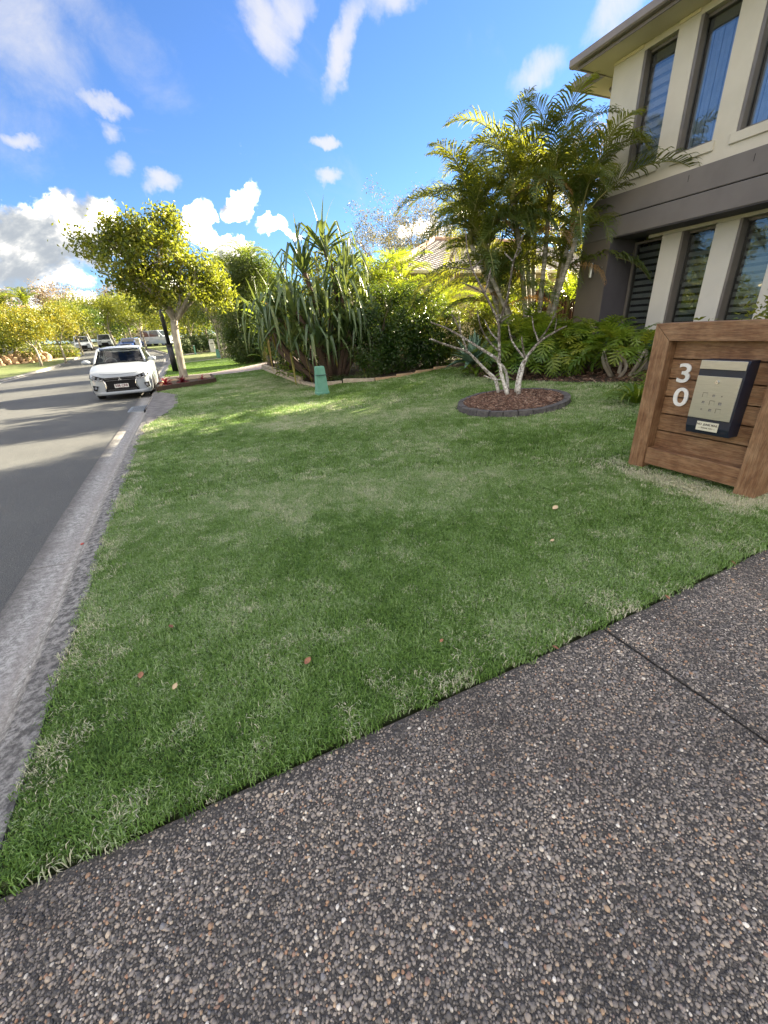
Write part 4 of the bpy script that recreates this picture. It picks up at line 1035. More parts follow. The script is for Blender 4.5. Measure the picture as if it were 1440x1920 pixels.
# ------------------------------------------------------------------ bare frangipani
FR = [[(4.797, 5.83, 0.325), (4.74, 5.877, 0.581), (4.683, 5.922, 0.614), (4.174, 5.928, 1.044), (3.812, 5.93, 1.145), (3.458, 5.913, 1.272)], [(4.174, 5.928, 1.044), (4.062, 5.945, 1.294), (3.975, 5.944, 1.474), (3.895, 5.996, 1.609)], [(4.844, 5.661, 0.306), (4.814, 5.816, 0.636), (4.781, 5.843, 0.856), (4.698, 6.164, 1.003), (4.457, 6.522, 1.251), (4.324, 6.79, 1.4), (4.127, 7.028, 1.515)], [(4.457, 6.522, 1.251), (4.441, 6.594, 1.608)], [(4.781, 5.843, 0.856), (4.754, 5.865, 1.282), (4.752, 5.867, 1.436), (4.613, 6.102, 1.891), (4.496, 6.312, 2.242), (4.452, 6.405, 2.495), (4.45, 6.467, 2.826)], [(4.613, 6.102, 1.891), (4.385, 6.146, 1.986), (4.197, 6.155, 2.049)], [(4.613, 6.102, 1.891), (4.777, 6.229, 2.127), (4.826, 6.255, 2.271)], [(4.496, 6.312, 2.242), (4.731, 6.389, 2.398)], [(4.496, 6.312, 2.242), (4.261, 6.353, 2.272), (4.022, 6.39, 2.313)], [(4.752, 5.867, 1.436), (4.708, 5.644, 1.791), (4.641, 5.505, 2.251), (4.638, 5.31, 2.569)], [(4.641, 5.505, 2.251), (4.636, 5.703, 2.388)], [(4.641, 5.505, 2.251), (4.559, 5.246, 2.355)], [(4.752, 5.867, 1.436), (5.008, 5.914, 1.542)], [(4.766, 5.855, 1.155), (4.838, 6.182, 1.278), (4.799, 6.338, 1.502)], [(4.775, 5.849, 0.988), (4.498, 5.813, 1.171), (4.269, 5.736, 1.402), (4.228, 5.766, 1.623)], [(4.98, 5.541, 0.305), (4.978, 5.543, 0.502), (5.092, 5.574, 0.87), (5.298, 5.518, 1.121), (5.497, 5.392, 1.257), (5.652, 5.302, 1.334)], [(5.021, 5.639, 0.321), (5.021, 5.639, 0.534), (5.072, 5.592, 0.84)], [(5.092, 5.574, 0.87), (4.917, 5.464, 1.067), (4.83, 5.407, 1.223)], [(5.092, 5.574, 0.87), (5.124, 5.814, 1.008), (5.109, 5.96, 1.131), (5.115, 6.086, 1.401)], [(5.298, 5.518, 1.121), (5.235, 5.3, 1.269), (5.198, 5.197, 1.375), (5.165, 5.088, 1.533)], [(5.298, 5.518, 1.121), (5.429, 5.808, 1.325), (5.467, 5.909, 1.512)], [(5.047, 5.881, 0.293), (5.02, 5.905, 0.612), (4.839, 5.86, 0.796)], [(4.919, 5.859, 0.526), (4.592, 5.739, 0.566), (4.411, 5.754, 0.65)], [(5.497, 5.392, 1.257), (5.468, 5.351, 1.391), (5.468, 5.35, 1.452)]]
fr_ = thing('frangipani_tree', 'leafless pale frangipani with many forked branches in the mulch ring', 'tree', (4.9, 5.65, mz+.07))
def branch_mb(pts, r0, r1, tipblob=True):
    mb = MB(); P = [Vector(p) for p in pts]; Q = []
    for i in range(len(P)-1):
        a, b = P[i], P[i+1]; n = max(2, int((b-a).length/.07))
        for k in range(n): Q.append(a.lerp(b, k/n)+Vector((random.gauss(0, .004), random.gauss(0, .004), random.gauss(0, .004))))
    Q.append(P[-1]); 
    for _ in range(2): Q = [Q[0]]+[(Q[i-1]+Q[i]*2+Q[i+1])/4 for i in range(1, len(Q)-1)]+[Q[-1]]
    n = len(Q); rad = [r0+(r1-r0)*(i/(n-1))**.8 for i in range(n)]
    rad = [r*(1+.07*math.sin(i*2.1+r0*300)+random.uniform(-.05, .05)) for i, r in enumerate(rad)]
    if tipblob: rad[-1] *= .55
    return mb.tube(Q, rad, 9)
main_r = {0: (.042, .017), 1: (.020, .013), 2: (.046, .017), 3: (.020, .013), 4: (.034, .014), 5: (.02, .013), 6: (.018, .012), 7: (.016, .011), 8: (.014, .010), 9: (.026, .013), 10: (.016, .012), 11: (.016, .011), 12: (.018, .012), 13: (.022, .013), 14: (.022, .012),
          15: (.052, .015), 16: (.040, .030), 17: (.024, .014), 18: (.026, .014), 19: (.020, .013), 20: (.018, .012), 21: (.036, .030), 22: (.018, .012), 23: (.013, .010)}
for i, b in enumerate(FR):
    r0, r1 = (q_*.80 for q_ in main_r[i]); part('trunk' if i in (0, 2, 15, 16, 21) else 'branch', branch_mb(b, r0, r1), 'frangipani_bark', fr_, smooth=True)

# ------------------------------------------------------------------ small street things near the lawn
def bollard(loc, h, w, label, grp=None):
    t = thing('cable_pillar', label, 'cable pillar', loc); x, y, z = loc
    mb = MB(); a = w/2
    def ring_(s, zz): return [(x-a*s, y-a*s, zz), (x+a*s, y-a*s, zz), (x+a*s, y+a*s, zz), (x-a*s, y+a*s, zz)]
    lv = [ring_(1.0, z+.08), ring_(.74, z+h*.93), ring_(.66, z+h)]
    v = [p for r_ in lv for p in r_]; f = [(i*4+k, i*4+(k+1) % 4, i*4+4+(k+1) % 4, i*4+4+k) for i in range(2) for k in range(4)]+[(8, 9, 10, 11)]
    part('body', mb.add(v, f), 'green_plastic', t); part('base', MB().box(x-a*1.12, x+a*1.12, y-a*1.12, y+a*1.12, z-.02, z+.078, bev=.012), 'green_plastic', t)
    part('door_seam', MB().box(x-a*1.005, x+a*1.005, y-a*.9-.012, y-a*.9+.1, z+h*.70, z+h*.712), 'navy', t)
    return t
b_ = bollard((2.78, 9.98, .05), .66, .27, 'green tapered plastic cable pillar standing on the lawn by the boulder edging')
solo('pit_lid', MB().prism([(2.30+.20*math.cos(a), 8.95+.26*math.sin(a)) for a in np.linspace(0, 2*math.pi, 14)[:-1]], 'z', .02, .045), 'kerb_concrete', 'round pale concrete pit lid sunk in the lawn before the cable pillar', 'pit lid', (2.30, 8.95, .02))
gp = thing('cable_pillar', 'small green cable pillar on the lawn past the neighbouring drive', 'cable pillar', (2.13, 35.9, .05))
part('body', MB().box(1.93, 2.33, 35.75, 36.05, .05, .60, bev=.03), 'green_plastic', gp); part('cap', MB().box(1.90, 2.36, 35.72, 36.08, .602, .66, bev=.02), 'green_plastic', gp)
wl = thing('white_letterbox', 'small white masonry letterbox in front of the far clipped hedge', 'letterbox', (2.2, 44.5, .27))
part('body', MB().box(1.95, 2.42, 44.35, 44.7, .25, 1.25, bev=.04), 'letter_white', wl); part('cap', MB().box(1.99, 2.38, 44.32, 44.73, 1.252, 1.38, bev=.05), 'letter_white', wl)
part('slot', MB().box(2.05, 2.32, 44.345, 44.349, .98, 1.04), 'ink', wl)
wl2 = thing('white_letterbox', 'tiny white letterbox far off beside the parked white van', 'letterbox', (-5.4, 62, .85))
part('body', MB().box(-5.75, -5.15, 61.8, 62.2, .80, 2.0, bev=.05), 'letter_white', wl2); part('slot', MB().box(-5.6, -5.3, 61.79, 61.799, 1.65, 1.72), 'ink', wl2)
pp = thing('marker_post', 'thin pale green marker post before the clipped hedge', 'post', (.55, 43.0, .2))
part('post', MB().box(.50, .62, 42.95, 43.05, .15, .95, bev=.01), 'green_plastic', pp); part('cap', MB().box(.49, .63, 42.94, 43.06, .952, 1.0), 'letter_white', pp)
bp_ = thing('black_post', 'black street pole standing behind the pale trunk of the street tree', 'pole', (-.80, 24.3, 0))
part('sleeve', MB().tube([(-.80, 24.3, 0), (-.80, 24.3, 1.25)], .14, 12), 'black_paint', bp_, smooth=True)
part('shaft', MB().tube([(-.80, 24.3, 1.25), (-.80, 24.3, 3.9)], [.10, .08], 12), 'black_paint', bp_, smooth=True)
part('collar', MB().tube([(-.80, 24.3, 1.20), (-.80, 24.3, 1.29)], .152, 12), 'black_paint', bp_)
# litter
solo('paper_scrap', MB().box(-.055, .055, -.016, .016, 0, .0015, T=Matrix.Translation((-1.095, 2.33, -.116)) @ Matrix.Rotation(R(22), 4, 'Z')), 'paper', 'small white printed card lying in the gutter', 'litter', (-1.095, 2.33, -.116))
solo('bottle_cap', MB().tube([(-1.20, 3.92, -.126), (-1.20, 3.92, -.110)], .013, 10), 'red_plastic', 'little red bottle cap in the gutter', 'litter', (-1.20, 3.92, -.126))
def fallen(x, y, s, rz, m, label, z=None):
    z = (g(x, y)+.028) if z is None else z
    mb = MB(); rows = []
    for i in range(7):
        t = i/6; w = s*.36*math.sin(math.pi*min(.999, t*.95+.03))**.8; rows.append([(s*(t-.5), w, .25*w+.12*s*t*t), (s*(t-.5), 0, .12*s*t*t), (s*(t-.5), -w, .32*w+.12*s*t*t)])
    mb.grid(rows); me = mb.mesh('fallen_leaf', m, True); o = bpy.data.objects.new('fallen_leaf', me); COL.objects.link(o); o.location = (x, y, z); o.rotation_euler = (.25, -.15, rz)
    return tag(o, label, 'leaf', 'dry leaves dropped on the lawn')
for x, y, s, rz, m, lb in ((.20, 1.50, .040, .6, 'dry_leaf', 'orange brown folded leaf lying in the near lawn'), (-.38, 1.63, .030, 1.0, 'pale_leaf', 'pale pinkish slender leaf on the lawn left of the orange leaf'),
                           (-.41, 2.10, .030, 2.2, 'dry_leaf', 'small dark brown curled leaf in the grass near the kerb'), (-.53, 1.78, .035, 1.4, 'dry_leaf', 'slender reddish leaf standing in the grass close to the kerb'),
                           (.83, 1.32, .022, .2, 'dry_leaf', 'tiny reddish leaf in the grass right of the orange leaf'), (2.42, 2.16, .055, .15, 'pale_leaf', 'long pale twig-like leaf out in the middle lawn'), (2.02, 1.79, .03, -.3, 'pale_leaf', 'short pale sliver of leaf on the right of the lawn')):
    fallen(x, y, s, rz, m, lb)
for x, y, lb in ((2.09, 1.035, 'brown leaf caught in the lawn edge right of the slab joint'), (1.29, 1.04, 'brown leaf caught in the lawn edge left of the slab joint'), (2.7, 1.05, 'brown leaf in the lawn edge by the right of the frame')):
    fallen(x, y, .032, random.random()*3, 'dry_leaf', lb, g(x, y)+.012)

# ------------------------------------------------------------------ timber edged tree bed with bromeliads
tb = thing('tree_bed', 'raised bed edged in dark timber round the foot of the street tree', 'garden bed', (-.25, 15.9, 0))
A, B_ = Vector((-1.13, 15.0, 0)), Vector((.70, 16.35, 0)); dd = (B_-A).normalized(); nn_ = Vector((-dd.y, dd.x, 0))
def plank_between(a, b, th, z0, z1):
    d = (b-a).normalized(); n = Vector((-d.y, d.x, 0))*th
    return MB().prism([(a.x, a.y), (b.x, b.y), (b.x+n.x, b.y+n.y), (a.x+n.x, a.y+n.y)], 'z', z0, z1)
part('edging_board', plank_between(A, B_, .09, -.02, .155), 'dark_timber', tb)
part('edging_board', MB().box(-1.12, -1.04, 15.12, 19.3, -.02, .11), 'sandstone', tb)
part('edging_board', MB().box(.62, .70, 16.45, 19.3, -.02, .10), 'dark_timber', tb)
part('bed_soil', MB().prism([(-1.03, 15.15), (.61, 16.38), (.61, 17.6), (-1.03, 17.6)], 'z', .0, .10), 'soil', tb)
for i in range(3):
    for j in range(2):
        x0 = -1.03+i*.548; y0 = 17.61+j*.86
        part('paver', MB().box(x0, x0+.535, y0, y0+.845, .0, .115, bev=.01), 'tan_paver', tb)
def rosette(name, label, cat, loc, L, n, m, W=.05, group=None, droop=R(70), e0=35, e1=80):
    t = thing(name, label, cat, loc, group=group)
    ms = []
    for k in range(3):
        mb = MB(); v, f = strip_leaf(L*(.9+.1*k), W, R(e0+(e1-e0)*k/2), droop, 5, fold=.35); mb.add(v, f); me = mb.mesh('leaf', m, True); ms.append(me)
    for i in range(n):
        a = i*2.4; k = 0 if i < n*.45 else (1 if i < n*.75 else 2)
        inst('leaf', ms[k], t, (0, 0, .02), (random.uniform(-.12, .12), random.uniform(-.12, .12), a), random.uniform(.8, 1.15))
    return t
rosette('bromeliad', 'large crimson bromeliad nearest the kerb in the timber edged bed', 'bromeliad', (-.90, 15.70, .09), .34, 36, 'red_leaf', .062)
rosette('bromeliad', 'crimson bromeliad just in front of the pale street tree trunk', 'bromeliad', (-.40, 16.0, .09), .31, 32, 'red_leaf', .06)
rosette('bromeliad', 'small dark red bromeliad at the right end of the timber edged bed', 'bromeliad', (.25, 16.6, .09), .24, 14, 'red_leaf', .045)

# ------------------------------------------------------------------ raised bed of stone sleepers
sb_ = thing('sleeper_edging', 'low wall of pale sleepers round the bed below the strappy screw pine', 'garden edging', (2.9, 14, .06))
for i, (y0, y1) in enumerate([(19.75, 17.9), (17.86, 16.0), (15.95, 14.1), (14.05, 12.45)]):
    part('sleeper', MB().box(2.82, 2.97, y1, y0, .03, .16, bev=.012), 'pale_stone', sb_); part('sleeper', MB().box(2.84, 2.98, y1+.2, y0-.1, .165, .285, bev=.012), 'pale_stone', sb_)
part('sleeper', MB().box(2.99, 3.9, 19.6, 19.76, .05, .29, bev=.012), 'pale_stone', sb_)
for a, b in (((2.86, 12.4), (2.96, 11.3)), ((2.98, 11.28), (3.70, 11.14)), ((3.73, 11.12), (4.38, 10.45))):
    part('sleeper', plank_between(Vector((*a, 0)), Vector((*b, 0)), .15, g(*a)-.04, g(*b)+.075), 'pale_stone', sb_)
for a, b in (((4.42, 10.42), (5.0, 10.33)), ((5.03, 10.33), (5.6, 10.30)), ((5.63, 10.30), (6.2, 10.33)), ((6.23, 10.33), (6.78, 10.36))):
    part('edging_stone', plank_between(Vector((*a, 0)), Vector((*b, 0)), .10, g(*a)-.04, g(*b)+.045), 'sandstone', sb_)

# ------------------------------------------------------------------ vehicles
def wheel(parent, x, y, r, w, sgn):
    """wheel axis along local X; hub faces sgn"""
    mb = MB(); n = 20
    prof = [(0, r*.62), (0, r*.93), (.02, r), (w-.02, r), (w, r*.93), (w, r*.62)]
    vv = [(x-sgn*p[0], y+p[1]*math.cos(2*math.pi*k/n), r+p[1]*math.sin(2*math.pi*k/n)) for p in prof for k in range(n)]
    ff = [(i*n+k, i*n+(k+1) % n, (i+1)*n+(k+1) % n, (i+1)*n+k) for i in range(len(prof)-1) for k in range(n)]
    wh = part('wheel', MB().add(vv, ff), 'tyre', parent, world=False, smooth=True)
    mb = MB(); xx = x-sgn*.02
    mb.tube([(xx-sgn*.03, y, r), (xx, y, r)], r*.62, 16)
    part('rim', mb, 'car_black', wh, world=False)
    mb = MB()
    for k in range(7):
        a = 2*math.pi*k/7; T = Matrix.Translation((xx+sgn*.006, y, r)) @ Matrix.Rotation(a, 4, 'X')
        mb.box(-.008, .008, -.022, .022, r*.10, r*.60, T=T)
    mb.tube([(xx-sgn*.002, y, r), (xx+sgn*.014, y, r)], r*.15, 10)
    ring_ = []
    for rr in (r*.56, r*.63): ring_.append([(xx+sgn*.008, y+rr*math.cos(2*math.pi*k/n), r+rr*math.sin(2*math.pi*k/n)) for k in range(n+1)])
    mb.grid(ring_)
    part('spokes', mb, 'rim', wh, world=False)
def loft_body(st, mirror=True):
    """st: list of (y, [(x, z) ...]) half-sections from the sill outwards and up to the centre line"""
    rows = []
    for y, sec in st:
        s = [(x, z) for x, z in sec]; full = s+[(-x, z) for x, z in reversed(s[:-1])] if abs(s[-1][0]) < 1e-6 else s+[(-x, z) for x, z in reversed(s)]
        rows.append([(x, y, z) for x, z in full])
    return rows
def hatchback():
    # local axes: +Y towards the rear, -Y is the front (which looks at the camera); x to the car's left
    t = thing('parked_car', 'white five door hatchback parked facing us beside the street tree', 'car', (-2.05, 14.86, -.098), 0)
    W = .833
    # stations: y, sill x, sill z, belt x, belt z, shoulder (hood/deck) x,z, centre z, for the lower body
    ST = [(.0, .60, .20, .64, .42, .60, .62, .66), (.06, .72, .19, .74, .45, .70, .70, .75), (.18, .785, .185, .80, .50, .72, .80, .84), (.42, .81, .18, .825, .60, .735, .885, .92),
          (.75, .815, .18, .83, .66, .74, .945, .985), (1.05, .815, .18, .833, .70, .745, .985, 1.03), (1.35, .815, .18, .833, .72, .75, 1.0, 1.01), (2.0, .815, .18, .833, .74, .765, 1.0, 1.0),
          (2.8, .815, .18, .833, .76, .77, 1.01, 1.01), (3.4, .80, .19, .82, .78, .75, 1.04, 1.04), (3.7, .76, .22, .78, .72, .72, 1.0, 1.02), (3.80, .68, .28, .70, .62, .64, .85, .88)]
    st = []
    for (y, sx, sz, bx_, bz, hx, hz, cz) in ST:
        st.append((y, [(sx*.93, sz-.02), (sx, sz+.04), (bx_, sz+(bz-sz)*.45), (bx_, bz), (bx_*.985, bz+(hz-bz)*.55), (hx+.02, hz-.012), (hx*.72, hz+(cz-hz)*.62), (hx*.36, cz-.008), (0, cz)]))
    rows = loft_body(st); mb = MB().grid(rows); f = [tuple(range(len(rows[0])))]
    mb.f.append(tuple(reversed(range(len(rows[0]))))); k = (len(rows)-1)*len(rows[0]); mb.f.append(tuple(k+i for i in range(len(rows[0]))))
    body = part('body', mb, 'car_white', t, world=False, smooth=True)
    bm = bmesh.new(); bm.from_mesh(body.data); bmesh.ops.recalc_face_normals(bm, faces=bm.faces[:]); bm.to_mesh(body.data); bm.free()
    from mathutils.bvhtree import BVHTree
    bm = bmesh.new(); bm.from_mesh(body.data); bvh = BVHTree.FromBMesh(bm); bm.free()
    def skin(x, z, off=.012):
        hit = bvh.ray_cast(Vector((x, -1, z)), Vector((0, 1, 0)))
        return (hit[0].y if hit[0] is not None else .3)-off
    es = body.modifiers.new('split', 'EDGE_SPLIT'); es.split_angle = R(38)
    # greenhouse: pillars + roof in body colour, dark glass inset
    cab = [(1.02, .70, 1.005, .60, 1.03), (1.32, .735, 1.0, .605, 1.235), (1.62, .745, 1.0, .595, 1.395), (2.1, .75, 1.0, .59, 1.455), (2.7, .75, 1.01, .58, 1.45), (3.2, .735, 1.03, .56, 1.405), (3.5, .72, 1.04, .54, 1.32), (3.66, .70, 1.03, .60, 1.06)]
    rf = [(1.56, .592, 1.368), (1.72, .598, 1.418), (2.1, .60, 1.462), (2.7, .59, 1.458), (3.2, .57, 1.412), (3.55, .55, 1.33)]
    rows = []
    for y, x, z in rf: rows.append([(x, y, z-.035), (x*.97, y, z-.006), (x*.7, y, z+.018), (x*.35, y, z+.03), (0, y, z+.034), (-x*.35, y, z+.03), (-x*.7, y, z+.018), (-x*.97, y, z-.006), (-x, y, z-.035)])
    part('roof', MB().grid(rows), 'car_white', t, world=False, smooth=True)
    # windscreen
    def q(a, b, n=6):  # two edges (left/right x at y,z) -> curved pane
        return [[(a[0]*(1-2*i/n), a[1]-.05*(1-(1-2*i/n)**2), a[2]) for i in range(n+1)], [(b[0]*(1-2*i/n), b[1]-.04*(1-(1-2*i/n)**2), b[2]) for i in range(n+1)]]
    part('windscreen', MB().grid(q((.675, 1.06, 1.015), (.545, 1.60, 1.395))), 'car_glass', t, world=False)
    part('rear_window', MB().grid([[(.56, 3.60, 1.28), (-.56, 3.60, 1.28)], [(.62, 3.72, 1.06), (-.62, 3.72, 1.06)]]), 'dark_glass', t, world=False)
    part('window_surround', MB().tube([(.545, 1.585, 1.40), (.3, 1.555, 1.415), (0, 1.545, 1.42), (-.3, 1.555, 1.415), (-.545, 1.585, 1.40)], .016, 6).tube([(.69, 1.03, 1.01), (.35, .99, 1.026), (0, .975, 1.03), (-.35, .99, 1.026), (-.69, 1.03, 1.01)], .018, 6), 'car_black', t, world=False)
    for s in (1, -1):
        part('pillar', MB().tube([(s*.715, 1.03, 1.0), (s*.66, 1.32, 1.21), (s*.60, 1.62, 1.395), (s*.60, 2.1, 1.435), (s*.585, 2.8, 1.43), (s*.57, 3.25, 1.385), (s*.58, 3.55, 1.28), (s*.68, 3.74, 1.03)], [.030, .030, .032, .030, .03, .032, .05, .05], 7), 'car_white', t, world=False, smooth=True)
        for a, b in ((1.2, 2.12), (2.18, 2.9), (2.96, 3.45)):
            zt = lambda y: float(np.interp(y, [1.2, 1.65, 2.1, 2.8, 3.25, 3.5], [1.12, 1.38, 1.42, 1.415, 1.36, 1.26])); xx = lambda y: float(np.interp(y, [1.2, 1.65, 3.0, 3.5], [.675, .60, .59, .59]))
            part('side_window', MB().grid([[(s*.742, a, 1.0), (s*.742, (a+b)/2, 1.0), (s*.742, b, 1.01)], [(s*xx(a), a, zt(a)), (s*xx((a+b)/2), (a+b)/2, zt((a+b)/2)), (s*xx(b), b, zt(b))]]), 'dark_glass', t, world=False)
        for a, b in ((1.22, 2.15), (2.17, 2.98)):
            mb = MB()
            for yy in (a, b): mb.box(s*.8345-.003, s*.8345+.003, yy, yy+.012, .30, .96)
            d_ = part('door', mb, 'car_black', t, world=False, label='shut line of the side door')
            part('handle', MB().box(s*.84-.012, s*.84+.012, b-.22, b-.05, .86, .885, bev=.006), 'car_white', d_, world=False)
        mr = part('mirror', MB().tube([(s*.80, 1.16, 1.045), (s*.86, 1.13, 1.065), (s*.95, 1.12, 1.07), (s*1.03, 1.135, 1.065)], [.030, .062, .075, .045], 10), 'car_white', t, world=False, smooth=True)
        part('mirror_stalk', MB().tube([(s*.72, 1.18, 1.01), (s*.84, 1.15, 1.03)], .025, 6), 'car_black', mr, world=False)
        wheel(t, s*.80, .70, .29, .18, s); wheel(t, s*.80, 3.16, .29, .18, s)
        part('wheel_arch', MB().prism([(.70+.345*math.cos(a), .29+.345*math.sin(a)) for a in np.linspace(-.25, math.pi+.25, 16)], 'x', s*.70, s*.8362), 'car_black', t, world=False)
        part('wheel_arch', MB().prism([(3.16+.345*math.cos(a), .29+.345*math.sin(a)) for a in np.linspace(-.25, math.pi+.25, 16)], 'x', s*.70, s*.8362), 'car_black', t, world=False)
        # headlamp: slanted almond wrapping the corner
        hl = [(.40, -.005, .595), (.56, .025, .572), (.71, .10, .60), (.785, .20, .66), (.775, .26, .76), (.68, .17, .735), (.52, .06, .68), (.42, .005, .645)]
        P = [(s*x, skin(s*x*.99, z, .026), z) for x, y, z in hl]; Pb = [(s*x, skin(s*x*.99, z, -.03), z) for x, y, z in hl]; n = len(P)
        cx_ = s*.60; cen = (cx_, skin(cx_, .655, .034), .655)
        hd = part('headlight', MB().add(P+Pb+[cen], [(i, (i+1) % n, 2*n) for i in range(n)]+[(i, (i+1) % n, n+(i+1) % n, n+i) for i in range(n)]), 'car_black', t, world=False)
        def lamp(x, z, r): y = skin(s*x, z, .0); return MB().tube([(s*x, y+.03, z), (s*x, y-.046, z)], [r, r*.92], 14)
        part('lens', lamp(.665, .665, .050), 'lamp_glass', hd, world=False); part('lens', lamp(.545, .630, .036), 'lamp_glass', hd, world=False)
        led = [(.43, .604), (.56, .583), (.70, .612)]
        part('light_strip', MB().tube([(s*x, skin(s*x, z, .036), z) for x, z in led], .009, 6), 'chrome', hd, world=False)
        cb_ = [(.46, .585), (.415, .53), (.395, .45), (.405, .36), (.455, .285)]
        part('chrome_blade', MB().tube([(s*x, skin(s*x, z, .014), z) for x, z in cb_], [.008, .018, .026, .020, .008], 6), 'chrome', t, world=False, smooth=True)
        fogp = [(.60, .43), (.745, .455), (.75, .31), (.665, .29)]
        part('fog_bezel', MB().add([(s*x, skin(s*x, z, .030), z) for x, z in fogp]+[(s*x, skin(s*x, z, -.03), z) for x, z in fogp], [(0, 1, 2, 3), (0, 4, 5, 1), (1, 5, 6, 2), (2, 6, 7, 3), (3, 7, 4, 0)]), 'car_black', t, world=False)
        y_ = skin(s*.675, .38, .0); part('fog_lamp', MB().tube([(s*.675, y_+.02, .38), (s*.675, y_-.045, .38)], .036, 12), 'lamp_glass', t, world=False)
    # bumper skin, grille, lower lip
    def arc(z, w, off=.018, n=12): return [(w*(1-2*i/n), skin(w*(1-2*i/n), max(z, .21), off), z) for i in range(n+1)]
    part('grille', MB().grid([arc(.650, .44), arc(.60, .44), arc(.54, .395), arc(.42, .385), arc(.33, .405), arc(.25, .45)]), 'car_black', t, world=False)
    for z in (.560, .612, .645): part('grille_bar', MB().tube(arc(z, .40, .020, n=8), .007, 5), 'chrome' if z == .612 else 'rim', t, world=False)
    for z in (.300, .275): part('grille_bar', MB().tube(arc(z, .38, .018, n=8), .004, 5), 'rim', t, world=False)
    part('bumper_lip', MB().grid([arc(.262, .66, -.01), arc(.245, .72, .022), arc(.18, .76, .022), arc(.155, .75, .004), arc(.15, .72, -.08)]), 'car_white', t, world=False, smooth=True)
    part('undertray', MB().box(-.66, .66, .06, 3.6, .14, .205), 'car_black', t, world=False)
    pl_ = part('number_plate', MB().box(-.186, .186, -.044, -.030, .345, .455, bev=.003), 'plate_white', t, world=False)
    TF = lambda x, z, y: Matrix.Translation((x, y, z)) @ Matrix(((1, 0, 0, 0), (0, 0, -1, 0), (0, 1, 0, 0), (0, 0, 0, 1)))
    tm = text_mesh('508 CR8', .092, .001, .0022, 'plate_maroon'); tm.transform(TF(0, .407, -.0455)); part('plate_lettering', tm, None, pl_, world=False)
    tm = text_mesh('QUEENSLAND', .024, .001, .0004, 'plate_maroon'); tm.transform(TF(0, .357, -.0455)); part('plate_lettering', tm, None, pl_, world=False)
    mb = MB()
    for k in range(3):
        a = R(90+120*k); u = Vector((math.cos(a), math.sin(a))); c = u*.030; p = Vector((-u.y, u.x))
        pts = [c-u*.030, c+p*.0175, c+u*.030, c-p*.0175]
        mb.add([(v.x, -.040, .590+v.y) for v in pts], [(0, 1, 2, 3)]); mb.add([(v.x, -.028, .590+v.y) for v in pts], [(3, 2, 1, 0)])
    part('badge', mb, 'chrome', t, world=False)
    part('bonnet_seam', MB().tube([(.66, .24, .815), (.45, .06, .745), (0, .018, .725), (-.45, .06, .745), (-.66, .24, .815)], .004, 4), 'car_black', t, world=False)
    # interior seen through the screen
    part('dashboard', MB().box(-.66, .66, 1.12, 1.45, .80, .985, bev=.03), 'car_black', t, world=False)
    part('steering_wheel', MB().tube([(-.30+.17*math.cos(a), 1.50+.05*math.sin(a), 1.0+.15*math.sin(a)) for a in np.linspace(0, 2*math.pi, 17)], .013, 6), 'fleck_grey', t, world=False)
    for s in (1, -1):
        part('seat', MB().box(s*.34-.23, s*.34+.23, 1.95, 2.12, .55, 1.12, bev=.05).box(s*.34-.12, s*.34+.12, 1.99, 2.08, 1.14, 1.32, bev=.03), 'seat_dark', t, world=False)
    part('rear_seat', MB().box(-.6, .6, 2.85, 3.0, .5, 1.18, bev=.05), 'seat_dark', t, world=False)
    part('rear_view_mirror', MB().box(-.11, .11, 1.56, 1.585, 1.26, 1.32, bev=.01), 'car_black', t, world=False)
    part('aerial', MB().tube([(0, 3.1, 1.45), (0, 3.25, 1.62)], .005, 5), 'car_black', t, world=False)
    part('registration_sticker', MB().box(.50, .59, 1.245, 1.25, 1.17, 1.20, T=None), 'paper', t, world=False) if False else None
    return t
hatchback()
